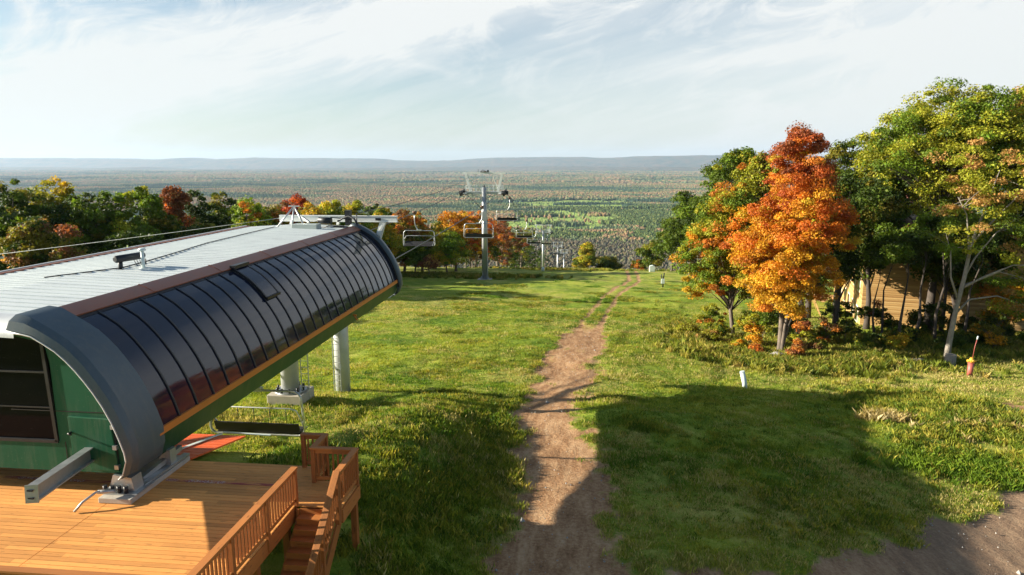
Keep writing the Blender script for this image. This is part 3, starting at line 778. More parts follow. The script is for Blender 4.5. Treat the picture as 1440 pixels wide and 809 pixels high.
# rooftop cylinder on a stand, and vent pipe
m = MB(); m.tube([(-14.95, 20.28, 4.62), (-14.94, 20.33, 4.62), (-14.65, 21.25, 4.64), (-14.64, 21.3, 4.64)], [.08, .12, .12, .08], 20); m.tube([(-14.93, 20.5, 4.25), (-14.93, 20.5, 4.55)], .07, 10); m.box(-15.08, -14.78, 20.38, 20.62, 4.235, 4.28)
m.tube([(-14.66, 21.4, 4.3), (-14.66, 21.4, 4.5)], .02, 6)
for i in range(5): m.tube([(-14.8 + i * .03, 21.0 + i * .1, 4.5), (-14.72, 21.05 + i * .1, 4.3)], .012, 5)
tb(m, 'heater_cylinder', 'dark_metal')
m = MB(); m.tube([(-14.38, 20.85, 4.2), (-14.38, 20.85, 4.86)], .055, 12); m.tube([(-14.38, 20.85, 4.84), (-14.38, 20.85, 4.88), (-14.38, 20.85, 4.93)], [.11, .13, .08], 12); m.tube([(-14.38, 20.85, 4.24), (-14.38, 20.85, 4.28)], .13, 12)
tb(m, 'vent_pipe', 'plastic_white')
m = MB(); m.tube([(-15.95, 18.5, 4.32), (-15.4, 19.5, 4.325), (-14.95, 20.6, 4.31), (-15.0, 22.0, 4.33), (-15.4, 24.6, 4.33), (-15.9, 27.4, 4.32), (-16.15, 31, 4.31), (-16.4, 34.9, 4.3)], .022, 6)
tb(m, 'roof_cable', 'black')

# ------------------------------------------------------------------ orange mats on the unloading ramp
mat_o = empty('unloading_ramp', (-11.0, 17.4, tz(-11, 17.4)))
tag(mat_o, 'orange plastic unloading ramp with white stripes behind the deck', 'ramp')
m = MB(); ny_ = 10
for j in range(ny_):
    for (xa, xb_) in ((-12.3, -11.28), (-11.18, -10.4)):
        ya, yb = 15.95 + j * .33, 15.95 + (j + 1) * .33
        za, zb = -.08 - .2 * (ya - 15.95), -.08 - .2 * (yb - 15.95)
        m.add([(xa, ya, za), (xb_, ya, za), (xb_, yb - .02, zb), (xa, yb - .02, zb), (xa, ya, za - .05), (xb_, ya, za - .05), (xb_, yb - .02, zb - .05), (xa, yb - .02, zb - .05)], [(0, 1, 2, 3), (0, 4, 5, 1), (1, 5, 6, 2), (2, 6, 7, 3), (3, 7, 4, 0)])
o = m.build('ramp_mat', M['ramp'], mat_o); o.matrix_parent_inverse = Matrix.Translation(-mat_o.location)
m = MB()
pts = [(-11.23, 15.95 + j * .33, -.055 - .2 * j * .33) for j in range(ny_ + 1)]
for a, b in zip(pts[:-1], pts[1:]): m.bar(a, b, .12, .02)
m.bar((-11.2, 19.35, -.70), (-9.7, 19.45, -.78), .07, .03)
o = m.build('ramp_stripe', M['plastic_white'], mat_o); o.matrix_parent_inverse = Matrix.Translation(-mat_o.location)

# ------------------------------------------------------------------ deck
deck = empty('deck', (-12.0, 12.8, 0))
tag(deck, 'stained wooden deck with railings and a stair in front of the lift terminal', 'deck')
def db(mb, name, mat, parent=None, **k):
    o = mb.build(name, M[mat], parent or deck, **k)
    if parent is None: o.matrix_parent_inverse = Matrix.Translation((12.0, -12.8, 0))
    return o
m = MB(); y = 9.4; rr = random.Random(4)
while y < 15.8:
    xs_ = -6.42
    ye = min(y + .129, 15.84)
    dz = rr.uniform(-.002, .002)
    seam = -11.01 + (13.8 - y) * .2
    m.box(-26, -10.76, y, ye, -.03 + dz, dz); m.box(-10.745, xs_, y, ye, -.03 + dz * .5, dz * .5)
    y += .14
y = 13.82
while y < 14.95:
    m.box(-6.415, -5.34, y, y + .129, -.03, 0.001); y += .14
db(m, 'deck_boards', 'deck')
# worn red paint lines with traces of faded white lettering on the boards
for (xa_, xb2, yl) in ((-10.1, -7.35, 14.72), (-14.2, -11.3, 14.45)):
    m = MB(); m.box(xa_, xb2, yl - .065, yl + .06, .0045, .006); db(m, 'painted_line', 'worn_line')
m = MB()
m.box(-26, -6.44, 15.85, 15.89, -.3, -.032); m.box(-6.44, -6.40, 9.3, 13.76, -.36, -.032); m.box(-6.40, -5.32, 15.03, 15.07, -.3, -.032); m.box(-5.335, -5.295, 13.8, 15.03, -.36, -.032)
db(m, 'fascia_board', 'wood_y')
m = MB()
x = -25.5
while x < -6.5: m.box(x, x + .05, 9.4, 15.84, -.28, -.035); x += .4
for y in (11.2, 14.0): m.box(-26, -6.46, y, y + .1, -.5, -.282)
m.box(-6.3, -5.4, 13.85, 13.9, -.28, -.035)
db(m, 'deck_joists', 'wood_y')
for (x, y) in ((-6.55, 12.1), (-6.55, 10.0), (-6.55, 13.6), (-6.55, 15.7), (-5.42, 14.9), (-9.5, 11.2), (-12.5, 11.2), (-9.5, 14.0)):
    m = MB(); m.box(x - .07, x + .07, y - .07, y + .07, tz(x, y) - .2, -.04); db(m, 'support_post', 'wood_z')
RH = .86; RZ = [0]
def railing(pts, zs=(0, 0), name='railing', label=None, posts=None, last=True):
    """straight railing from pts[0] to pts[1]; zs = floor heights at its ends"""
    (xa, ya), (xb_, yb) = pts
    L = math.hypot(xb_ - xa, yb - ya); ux, uy = (xb_ - xa) / L, (yb - ya) / L
    P = lambda s, z: (xa + ux * s, ya + uy * s, zs[0] + (zs[1] - zs[0]) * s / L + z)
    alongx = abs(ux) > .5
    wm = 'wood_x' if alongx else 'wood_y'
    RZ[0] += .003; m = MB(); m.bar(P(-.05, RH + .02 + RZ[0]), P(L + .05, RH + .02 + RZ[0]), .15, .04)
    rl = db(m, name, wm)
    if label: rl['label'] = label
    m = MB(); m.bar(P(0, RH - .05), P(L, RH - .05), .04, .09); m.build('rail_top_beam', M[wm], rl)
    m = MB(); m.bar(P(0, .12), P(L, .12), .04, .09); m.build('bottom_rail', M[wm], rl)
    npost = posts or max(2, int(round(L / 1.25)) + 1)
    for i in range(npost):
        if i == npost - 1 and not last: break
        s = L * i / (npost - 1); p = P(s, 0)
        m = MB(); m.box(p[0] - .05, p[0] + .05, p[1] - .05, p[1] + .05, p[2] - .3, p[2] + RH - .002); m.build('post', M['wood_z'], rl)
    s = .12
    while s < L - .06:
        near_post = min(abs(s - L * i / (npost - 1)) for i in range(npost))
        if near_post > .06:
            p = P(s, 0)
            m = MB(); m.box(p[0] - .018, p[0] + .018, p[1] - .018, p[1] + .018, p[2] + .08, p[2] + RH - .05); m.build('baluster', M['wood_z'], rl)
        s += .125
    return rl
railing(((-6.42, 13.86), (-6.42, 9.6)), label='long left railing along the deck edge')
railing(((-6.56, 9.6), (-14.0, 9.6)), label='front railing of the deck')
railing(((-7.0, 15.78), (-6.42, 15.78)), posts=2, last=False)
railing(((-6.42, 15.78), (-6.42, 14.98)), posts=2, last=False)
railing(((-6.42, 14.98), (-5.36, 14.98)), posts=2, last=False)
railing(((-5.36, 14.98), (-5.36, 13.75)), posts=2)
SL = .82
railing(((-5.36, 13.66), (-5.36, 11.75)), (0, -1.91 * SL), posts=3, label='sloping stair railing')
# stair
st = db(MB().box(-6.34, -6.29, 13.7, 13.76, -.4, -.04), 'staircase', 'wood_y')
for i in range(11):
    z = -.16 * (i + 1); y = 13.76 - .195 * (i + 1)
    m = MB(); m.box(-6.28, -5.42, y - .03, y + .195, z - .035, z); m.build('tread', M['wood_x'], st)
    m = MB(); m.box(-6.28, -5.42, y + .19, y + .205, z - .0, z + .125); m.build('riser', M['wood_x'], st)
for x in (-6.33, -5.40):
    m = MB(); m.bar((x, 13.85, -.32), (x, 11.5, -.32 - 2.35 * SL), .045, .28); m.build('stringer', M['wood_y'], st)

# ------------------------------------------------------------------ ropes, chairs, towers
XL, XR = -18.8, -12.2
RP = [(36.5, 1.40, .35), (106, 3.35, 3.0), (265, -19.0, 3.5), (420, -43.5, 3.0), (560, -66.0, 2.0), (700, -95, 1)]
def ropez(y):
    for (a, za, s), (b, zb, _) in zip(RP[:-1], RP[1:]):
        if y <= b:
            t = max(0, (y - a) / (b - a)); return za + (zb - za) * t - 4 * s * t * (1 - t)
    return RP[-1][1]
for x, lab in ((XL, 'haul rope on the left side of the lift, running down over the towers'), (XR, 'haul rope on the right side of the lift, running down over the towers')):
    ys_ = [20, 30, 36.5] + [36.5 + i * 5.79 for i in range(1, 13)] + [106 + i * 10.6 for i in range(1, 16)] + [265 + i * 15.5 for i in range(1, 11)] + [430, 560, 700]
    m = MB(); m.tube([(x, y, ropez(y)) for y in ys_], .038, 6)
    tag(m.build('haul_rope', M['rope']), lab, 'rope', 'haul ropes of the lift')
m = MB(); P0, P1 = Vector((-12.3, 36.2, 4.95)), Vector((-17.8, 106, 5.4))
m.tube([P0.lerp(P1, t / 14) - Vector((0, 0, 4 * .5 * (t / 14) * (1 - t / 14))) for t in range(15)], .026, 6)
tag(m.build('communication_line', M['rope']), 'thin cable rising from the terminal roof to the top of the nearest lift tower', 'cable')
m = MB(); P0, P1 = Vector((-17.0, 36.95, 4.6)), Vector((-48, 36.95, .75))
m.tube([P0.lerp(P1, t / 10) - Vector((0, 0, 4 * .12 * (t / 10) * (1 - t / 10))) for t in range(11)], .018, 6)
q = P0.lerp(P1, .58); q2 = P0.lerp(P1, .56); m.tube([q - Vector((0, 0, .34)), q2 - Vector((0, 0, .34))], .08, 8)
tag(m.build('guy_cable', M['galv']), 'pale slack guy cable strung from the roof beam to the trees at left', 'cable')

def make_chair(loc, rz, label):
    t = empty('lift_chair', loc, rz); tag(t, label, 'chairlift chair', 'chairs hanging on the lift ropes')
    hw = 1.78; cx = .45
    m = MB(); m.box(-.12, .12, -.3, .3, -.12, .12); m.box(-.2, .2, -.18, .18, -.2, -.05); m.tube([(-.16, -.22, .08), (.16, -.22, .08)], .09, 10); m.tube([(-.16, .22, .08), (.16, .22, .08)], .09, 10)
    m.build('grip', M['brown_metal'], t)
    m = MB(); m.tube([(0, 0, -.1), (-.02, .0, -.7), (.0, .05, -1.2), (.08, .1, -1.55), (.25, .1, -1.82), (cx, .05, -1.95)], .06, 10); m.box(cx - .3, cx + .3, -.06, .14, -2.02, -1.88)
    m.build('hanger', M['galv'], t)
    # outer loop, gently bowed sides
    pts = []
    def arc(cx_, cz_, r_, a0, a1):
        for i in range(6):
            a = a0 + (a1 - a0) * i / 5; pts.append((cx_ + r_ * math.cos(a), .02, cz_ + r_ * math.sin(a)))
    arc(cx + hw - .35, -2.32, .32, PI / 2, .12)
    pts.append((cx + hw + .02, .0, -3.0))
    arc(cx + hw - .22, -3.45, .26, -.1, -PI / 2)
    arc(cx - hw + .22, -3.45, .26, -PI / 2, -PI + .1)
    pts.append((cx - hw - .02, .0, -3.0))
    arc(cx - hw + .35, -2.32, .32, PI - .12, PI / 2)
    m = MB(); m.tube(pts, .045, 8, closed=True)
    for s in (-1, 1):
        m.tube([(cx + s * (hw - .08), .0, -3.1), (cx + s * (hw - .12), -.3, -3.5), (cx + s * (hw - .12), -.6, -3.62)], .03, 6)
    m.build('chair_frame', M['galv'], t)
    m = MB(); m.box(cx - hw + .14, cx + hw - .14, -.62, -.08, -3.72, -3.58)
    m.build('seat', M['seat'], t, bevel=.04)
    m = MB()
    m.add([(cx - hw + .14, -.06, -3.6), (cx + hw - .14, -.06, -3.6), (cx + hw - .14, .02, -3.6), (cx - hw + .14, .02, -3.6), (cx - hw + .14, .06, -3.22), (cx + hw - .14, .06, -3.22), (cx + hw - .14, .13, -3.22), (cx - hw + .14, .13, -3.22)], [(0, 3, 2, 1), (4, 5, 6, 7), (0, 1, 5, 4), (1, 2, 6, 5), (2, 3, 7, 6), (3, 0, 4, 7)])
    m.build('backrest', M['seat'], t, bevel=.03)
    m = MB(); m.tube([(cx - hw + .06, .0, -3.15), (cx - hw + .18, .18, -2.68), (cx - hw + .4, .22, -2.6), (cx + hw - .4, .22, -2.6), (cx + hw - .18, .18, -2.68), (cx + hw - .06, .0, -3.15)], .026, 7)
    bar_ = m.build('restraint_bar', M['galv_light'], t)
    for i in range(5):
        x = cx - hw + .55 + i * (2 * hw - 1.1) / 4
        m = MB(); m.tube([(x, .22, -2.6), (x, .2, -3.05)], .014, 5); m.build('footrest', M['dark_metal'], bar_)
    return t
C0 = make_chair((XR, 82, ropez(82)), PI, 'empty chair hanging on the right rope directly in front of the nearest lift tower')
def chair(x, y, lab, dz=0):
    c = copy_tree(C0); c.location = (x, y, ropez(y) + dz); c.rotation_euler = (0, 0, 0 if x < XC else PI); c['label'] = lab; return c
c = chair(XR + .05, 22.9, 'large empty chair under the terminal skirt, just above the orange ramp', 0.05)
c.location = (XR + .75, 22.9, 1.46)
chair(XL, 75, 'empty chair hanging on the left rope against the dark trees beside the terminal end')
chair(XR, 113, 'chair half hidden behind the pole of the nearest lift tower')
chair(XR, 147, 'chair hanging in front of the olive tree, larger of the pair on the second span')
chair(XR, 176, 'chair hanging level with the head of the second lift tower')
chair(XL, 216, 'small chair on the left rope below and left of the second span pair')
chair(XR, 235, 'small distant chair close beside the pole of the second lift tower')
chair(XL, 300, 'tiny distant chair on the left rope beyond the second lift tower')
chair(XR, 330, 'tiny distant chair on the right rope beyond the second lift tower')
chair(XR, 385, 'tiny distant chair on the right rope just before the third lift tower')

def make_tower(x, y, label):
    zg = tz(x, y); zr = ropez(y); h = zr - zg
    t = empty('lift_tower', (x, y, zg)); tag(t, label, 'lift tower', 'steel towers of the chairlift')
    m = MB(); m.tube([(0, 0, -.2), (0, 0, h * .5), (0, 0, h + .5)], [.44, .40, .35], 24); m.build('pole', M['galv'], t)
    m = MB(); m.box(-1.1, 1.1, -1.0, 1.0, -.6, .12); m.build('footing', M['concrete'], t, bevel=.04)
    m = MB(); m.tube([(0, 0, .12), (0, 0, .2)], .68, 20)
    for i in range(8):
        a = PI / 4 * i; m.bar((math.cos(a) * .4, math.sin(a) * .4, .5), (math.cos(a) * .62, math.sin(a) * .62, .2), .03, .3)
    m.build('base_flange', M['galv'], t)
    m = MB(); m.bar((-3.3, 0, h - .35), (3.3, 0, h - .35), .32, .36)
    for s in (-1, 1): m.bar((s * .4, 0, h - 1.2), (s * 2.2, 0, h - .5), .12)
    m.build('crossarm', M['galv'], t)
    # lifting frame on top
    m = MB()
    for s in (-1, 1):
        m.bar((s * 2.15, 0, h - .2), (s * 2.85, 0, h + 2.55), .34, .34)
        m.bar((s * 2.2, 0, h + .2), (s * 1.2, 0, h + 2.6), .09)
    m.bar((-3.35, 0, h + 2.65), (3.35, 0, h + 2.65), .26, .28)
    m.build('lifting_frame', M['white'], t)
    # walkways with handrails
    for s in (-1, 1):
        m = MB()
        m.box(min(s * .6, s * 2.9), max(s * .6, s * 2.9), .3, 1.0, h - .2, h - .15)
        for z in (.35, .8): m.bar((s * .6, .95, h + z), (s * 2.9, .95, h + z), .06); m.bar((s * .6, .3, h + z), (s * 2.9, .3, h + z), .035)
        for k_ in range(4):
            for yy_ in (.3, .95): m.bar((s * (.6 + k_ * .77), yy_, h - .2), (s * (.6 + k_ * .77), yy_, h + .8), .055)
        for yy_ in (-2.2, -1.1, 1.1, 2.2): m.bar((s * 2.55, yy_, h - .3), (s * 2.55, yy_, h + .75), .035)
        m.bar((s * 2.55, -2.2, h + .75), (s * 2.55, 2.2, h + .75), .035); m.bar((s * 2.55, -2.2, h + .3), (s * 2.55, 2.2, h + .3), .035)
        m.box(s * 2.7 - .25, s * 2.7 + .25, -2.3, 2.3, h - .38, h - .33)
        m.build('walkway', M['white'], t)
        m = MB()
        m.bar((s * 3.3, -2.1, h - .55), (s * 3.3, 2.1, h - .25), .3, .42); m.bar((s * 3.3, -1.6, h - .05), (s * 3.3, 1.6, h + .1), .12, .2); m.box(s * 3.3 - .55, s * 3.3 + .5, -.35, .35, h - .6, h - .05)
        sh = m.build('sheave_beam', M['dark_metal'], t)
        for k_ in range(8):
            yy_ = -1.9 + k_ * .54; m = MB(); m.tube([(s * 3.3 - .07, yy_, h - .28), (s * 3.3 + .07, yy_, h - .28)], .24, 14); m.build('sheave_wheel', M['black'], sh)
    m = MB(); m.tube([(0, 0, h + .5), (0, 0, h + .9)], .1, 8); m.box(-.5, .6, -.2, .2, h + 2.8, h + 2.92); m.tube([(-.6, 0, h + 2.85), (-.2, 0, h + 3.15), (.3, 0, h + 2.95)], .05, 6); m.tube([(-.9, 0, h + 2.7), (-.9, 0, h + 3.3)], .03, 6); m.box(.5, .75, -.1, .1, h + 2.7, h + 3.15)
    m.build('tower_head_gear', M['dark_metal'], t)
    m = MB()
    for d in (-.2, .2): m.bar((.52 + 0, d - .1, .6), (.44, d - .1, h), .035)
    z = .8
    while z < h: m.bar((.48, -.3, z), (.48, .1, z), .025); z += .3
    m.build('ladder', M['galv_light'], t)
    m = MB(); m.bar((.3, -.42, h - 2.9), (.9, -.42, h - 2.7), .06, .18); m.box(-.42, .42, -.47, -.44, h - 4.7, h - 3.2); m.build('tower_bracket', M['galv'], t)
    return t
make_tower(XC + .05, 106, 'tallest nearest steel lift tower standing on the mown slope')
make_tower(XC, 265, 'second steel lift tower, its foot near the crest of the slope')
make_tower(XC, 420, 'third lift tower, a thin distant pole beyond the crest')
make_tower(XC, 560, 'fourth and farthest lift tower, barely visible beside a small tree')
# ------------------------------------------------------------------ trees
DG = (.042, .068, .010); G = (.090, .135, .012); BG = (.14, .21, .016); YG = (.31, .31, .024); OL_ = (.19, .17, .022)
Y_ = (.50, .34, .025); YO = (.60, .30, .02); OR = (.52, .195, .028); RO = (.48, .11, .018); RU = (.24, .08, .032); RD = (.27, .05, .022); BR = (.18, .09, .035); PO = (.42, .24, .07)
def leaves(r, cen, cr, per, leaf, ccol, flat=.55, jit=.18):
    per = int(per * 1.5); leaf = leaf * .8
    n = len(cen) * per
    c = np.repeat(cen, per, 0); rad = np.repeat(cr, per)[:, None]
    d = r.normal(size=(n, 3)); d /= np.linalg.norm(d, axis=1)[:, None]
    q = (r.random(n) ** .45)[:, None]
    off = d * q * rad; off[:, 2] *= flat
    off[:, 2] += -.18 * (off[:, 0] ** 2 + off[:, 1] ** 2) / rad[:, 0]     # sprays droop at their rims
    p = c + off
    nr = d * .7 + r.normal(size=(n, 3)) * .55; nr[:, 2] += .45
    nr /= np.linalg.norm(nr, axis=1)[:, None]
    t = np.cross(nr, r.normal(size=(n, 3))); t /= np.linalg.norm(t, axis=1)[:, None]
    b = np.cross(nr, t)
    s = (leaf * (.4 + 1.05 * r.random(n) ** 1.3))[:, None]
    V = np.empty((n, 4, 3))
    V[:, 0] = p - t * s * .55
    V[:, 1] = p - b * s * .42 + nr * s * .08
    V[:, 2] = p + t * s * .6 - nr * s * .12
    V[:, 3] = p + b * s * .42 + nr * s * .08
    col_ = np.repeat(ccol, per, 0) * r.uniform(1 - jit * 1.6, 1 + jit * 1.6, (n, 1)) * r.uniform(1 - jit * .6, 1 + jit * .6, (n, 3))
    return V.reshape(-1, 3), np.clip(col_, 0, .95)

def tree(label, x, y, top, w, seed, pal_, zb=None, leaf=.34, ncl=90, per=55, d=None, cr=None, shape='round', bark='bark', tr=None, lean=(0, 0), stems=1, name='autumn_tree', cat='tree', group=None, gradient=None, trunk_at=None, lumpy=.3, limbs=.5, lobes=None):
    """crown of many leaf sprays round a branching trunk"""
    r = np.random.default_rng(seed)
    tx, ty = trunk_at or (x, y)
    g = tz(tx, ty); h = top - g
    if zb is None: zb = g + h * .12
    d = d or w
    rz = (top - zb) / 2; cz = zb + rz
    cr0 = cr or max(.45, min(w, top - zb) * .13)
    ph = r.uniform(0, 2 * PI, 6)
    C = []
    nl = lobes if lobes is not None else max(5, min(16, int(ncl / 26)))
    if nl:
        LB = []
        while len(LB) < nl:
            v = r.normal(size=3); v /= np.linalg.norm(v)
            if shape == 'dome' and v[2] < -.35: continue
            q = r.uniform(.42, .64); s_ = r.uniform(.34, .50)
            X, Yv, Zv = v * q
            if shape == 'cone': k_ = max(.1, .62 - .5 * Zv) * 1.25; X *= k_; Yv *= k_; s_ *= .5 + .5 * k_
            if shape == 'oval': k_ = 1.08 - .50 * max(0, Zv + .1); X *= k_; Yv *= k_; s_ *= .94
            # keep the lobes apart
            if any((X - a[0]) ** 2 + (Yv - a[1]) ** 2 + (Zv - a[2]) ** 2 < .10 for a in LB) and r.random() < .85: continue
            LB.append((X, Yv, Zv, s_))
        LB.append((r.uniform(-.12, .12), 0, .60, .36)); LB.append((0, 0, .1, .42))
        LB = np.array(LB); pwt = LB[:, 3] ** 2; pwt /= pwt.sum()
        while len(C) < ncl:
            a = LB[r.choice(len(LB), p=pwt)]
            v = r.normal(size=3); v /= np.linalg.norm(v)
            if v[2] < -.3 and r.random() < .6: continue
            q = (.35 + .65 * r.random() ** .4) * a[3]
            X, Yv, Zv = a[0] + v[0] * q, a[1] + v[1] * q, a[2] + v[2] * q * .8
            if shape == 'dome' and Zv < -.62: continue
            C.append((x + lean[0] * (Zv + 1) + X * (w / 2 - cr0 * .4), y + Yv * (d / 2 - cr0 * .4), cz + Zv * (rz - cr0 * .2)))
    while len(C) < ncl:
        v = r.normal(size=3); v /= np.linalg.norm(v)
        az = math.atan2(v[1], v[0]); el = math.asin(v[2])
        lump = 1 + lumpy * (.5 * math.sin(2 * az + ph[0]) * math.cos(el * 2 + ph[1]) + .5 * math.sin(3 * az + ph[2] + 2.5 * el) + .35 * math.sin(5 * az + 4 * el + ph[3]))
        q = (.25 + .75 * r.random() ** .42) * min(lump, 1.12)
        if el > .7: q = min(q, .95)
        X, Yv, Zv = v * q
        if shape == 'cone':
            k_ = max(.08, .62 - .5 * Zv) * 1.25; X *= k_; Yv *= k_
        elif shape == 'oval':
            k_ = (1 - .28 * max(0, Zv)) ; X *= k_; Yv *= k_
        elif shape == 'dome':
            if Zv < -.55: continue
            k_ = 1.0 + .05 * Zv; X *= k_; Yv *= k_
        C.append((x + lean[0] * (Zv + 1) + X * (w / 2 - cr0 * .6), y + Yv * (d / 2 - cr0 * .6), cz + Zv * (rz - cr0 * .35)))
    C = np.array(C)
    cr_ = cr0 * r.uniform(.6, 1.35, len(C))
    # loose outer sprays break the outline
    ou = r.random(len(C)) < .2
    C[ou] = np.array([x, y, cz]) + (C[ou] - np.array([x, y, cz])) * r.uniform(1.0, 1.09, (ou.sum(), 1)); cr_[ou] *= .6
    rel = np.clip((C[:, 2] - zb) / (top - zb), 0, 1)
    pc = np.array([p[0] for p in pal_]); pw = np.array([p[1] for p in pal_], float); pw /= pw.sum()
    # neighbouring sprays turn colour together
    big = .5 + .25 * np.sin(C[:, 0] * 1.1 + ph[4]) + .25 * np.sin(C[:, 2] * 1.3 + ph[5] + C[:, 1] * .7)
    u = np.clip(.55 * big + .45 * r.random(len(C)) + r.normal(0, .05, len(C)), 0, .9999)
    srt = np.argsort(np.argsort(u)) / len(u)
    idx = np.searchsorted(np.cumsum(pw), srt, side='right').clip(0, len(pc) - 1)
    cc = pc[idx]
    if gradient is not None:
        gg = np.clip(rel + r.normal(0, .11, len(C)) + .10 * (big - .5), 0, 1)
        cc = np.stack([np.interp(gg, [s[0] for s in gradient], [s[1][k_] for s in gradient]) for k_ in range(3)], 1)
        mixm = r.random(len(C)) < .18
        cc[mixm] = pc[idx][mixm]
    cc = cc * r.uniform(.82, 1.2, (len(C), 1))
    V, colr = leaves(r, C, cr_, per, leaf, cc)
    F = np.arange(len(V)).reshape(-1, 4)
    root = empty(name, (tx, ty, g))
    tag(root, label, cat, group)
    V -= np.array([tx, ty, g])
    quads_mesh('crown', V, F, M['leaf'], colr, root)
    # trunk and limbs
    m = MB(); tr_ = tr or max(.07, h * .018)
    for s in range(stems):
        ox, oy = (0, 0) if s == 0 else (r.uniform(-.5, .5), r.uniform(-.35, .35))
        tipx = x - tx + lean[0] * 1.2 + (0 if stems == 1 else r.uniform(-w * .15, w * .15)); tipy = y - ty + (0 if stems == 1 else r.uniform(-w * .15, w * .15))
        zt = (top - g) * (.80 if s == 0 else .55)
        P = [Vector((ox, oy, -.3)), Vector((ox + r.normal() * .05, oy + r.normal() * .05, zt * .06)), Vector((ox + tipx * .15 + r.normal() * .12, oy + tipy * .2, zt * .25)), Vector((ox + tipx * .45 + r.normal() * .25, oy + tipy * .5, zt * .5)), Vector((tipx * .8 + r.normal() * .3, tipy * .8, zt * .78)), Vector((tipx, tipy, zt))]
        rs = [tr_ * 1.5, tr_ * 1.1, tr_ * .9, tr_ * .62, tr_ * .3, tr_ * .08]
        if stems > 1: rs = [q * (1 if s == 0 else .6) for q in rs]
        m.tube(P, rs, 8)
        sel = r.choice(len(C), int(len(C) * limbs / stems), replace=False) if len(C) else []
        for i in sel:
            c_ = Vector((C[i][0] - tx, C[i][1] - ty, C[i][2] - g))
            f_ = max(.2, min(.92, (c_.z / zt) - .16 - r.random() * .12))
            k_ = f_ * zt
            zz_ = [p.z for p in P]
            j = max(0, min(len(P) - 2, int(np.searchsorted(zz_, k_)) - 1))
            tt_ = (k_ - P[j].z) / max(.01, P[j + 1].z - P[j].z)
            a = P[j].lerp(P[j + 1], tt_); ra = max(.015, (rs[j] + (rs[j + 1] - rs[j]) * tt_) * .42)
            mid = a.lerp(c_, .5) + Vector((r.normal() * .15, r.normal() * .15, .12 * (c_ - a).length * r.random()))
            m.tube([a, mid, c_], [ra, ra * .55, ra * .2], 5)
    m.build('trunk', M[bark], root)
    return root

LG = 'trees of the autumn wood behind the terminal'
def L(label, x, y, top, w, seed, pal_, **k):
    k.setdefault('ncl', 190); k.setdefault('per', 60); k.setdefault('leaf', .34); k.setdefault('group', LG); k.setdefault('cr', .9); k.setdefault('lumpy', .2)
    k.setdefault('zb', tz(x, y) + .8)
    return tree(label, x, y, top + .5, w * 1.3, seed, [(tuple(min(.6, c * 1.22) for c in p), q) for p, q in pal_], **k)
L('dark olive-green tree at the left edge of the picture, tallest of its clump', -60.2, 67.0, 6.4, 7.4, 1, [(DG, 5), (G, 4), (OL_, 2), (YG, 1)])
L('green tree with a broad pale yellow top, second from the left edge', -61.6, 73.1, 6.6, 7.4, 2, [(G, 3), (OL_, 2), (YG, 3), (Y_, 2)], gradient=[(0, G), (.5, OL_), (.8, YG), (1, Y_)])
L('deep green tree mostly beyond the left edge of the picture', -59.2, 60.9, 5.4, 6.5, 3, [(DG, 4), (G, 5)])
L('very dark green tree between the yellow-topped one and the bright green one', -55.3, 70.3, 4.4, 6.4, 4, [(DG, 7), (G, 3), (OL_, 1)])
L('broad bright green tree with sunlit rounded top above the middle of the roof edge', -51.5, 71.9, 5.5, 8.8, 5, [(DG, 1), (G, 5), (BG, 4), (YG, 1.5)])
L('narrow green tree tucked right of the broad bright green one', -50.2, 75.8, 3.5, 5.2, 6, [(DG, 4), (G, 4), (OL_, 2)])
L('small rusty brown pointed tree standing in front of the dark green trees', -45.0, 55.7, 2.6, 3.6, 7, [(BR, 5), (RU, 3), (OL_, 2)], shape='cone', ncl=80, leaf=.3)
L('lower olive and brown tree in front at far left', -48.7, 55.4, 3.0, 5.2, 8, [(OL_, 4), (BR, 2), (DG, 3), (PO, .6)])
L('tall narrow rust-red tree rising between two dark green ones', -51.9, 82.0, 5.0, 5.0, 9, [(RU, 7), (BR, 2), (RO, 1)], shape='oval')
L('dark green tree directly right of the tall rust-red one', -51.2, 86.0, 4.2, 6.4, 10, [(DG, 7), (G, 2)])
L('dull olive tree left of the small bright green round one', -51.0, 93.1, 3.9, 6.6, 11, [(OL_, 4), (DG, 3), (G, 2), (YG, 1)])
L('bright yellow-green rounded tree with an orange patch, just left of the roof tripod', -40.4, 78.9, 3.9, 7.0, 12, [(BG, 6), (G, 2), (YG, 3), (OR, 1.2)])
L('small orange and green tree behind the bright rounded one', -45.2, 96.4, 1.7, 5.8, 13, [(OL_, 3), (OR, 2), (G, 3)])
L('scarlet-topped tree just behind the roof tripod', -45.4, 103.7, 3.0, 8.2, 14, [(RD, 6), (RO, 2), (BR, 2)])
L('orange-yellow tree right of the scarlet-topped one', -39.5, 97.1, 2.2, 5.2, 15, [(Y_, 2), (YO, 3), (OL_, 2), (YG, 2)])
L('yellow tree with a green foot above the end of the roof', -38.5, 101.3, 2.5, 6.6, 16, [(Y_, 3), (YG, 4), (BG, 2)])
L('yellow-green tree right of centre above the cross beam', -37.3, 109.5, 1.9, 7.4, 17, [(YG, 4), (BG, 3), (OL_, 2), (Y_, 1)])
L('golden yellow tree above the right part of the cross beam', -31.7, 105.9, 1.0, 5.8, 18, [(Y_, 3), (YG, 3), (YO, 1), (BG, 2)])
L('dark green tree behind the golden one over the cross beam', -37.8, 119.5, .8, 9.4, 19, [(DG, 4), (G, 4), (OL_, 1)])
L('dull orange-brown tree behind the left hanging chair', -30.6, 114.0, .3, 6.2, 20, [(BR, 3), (OR, 2), (OL_, 3), (PO, 1)])
L('green tree with red-orange tip right behind the left hanging chair', -28.2, 117.2, -.3, 7.2, 21, [(G, 3), (YG, 3), (OR, 3), (RO, 2)], gradient=[(0, G), (.4, YG), (.7, YO), (1, RO)])
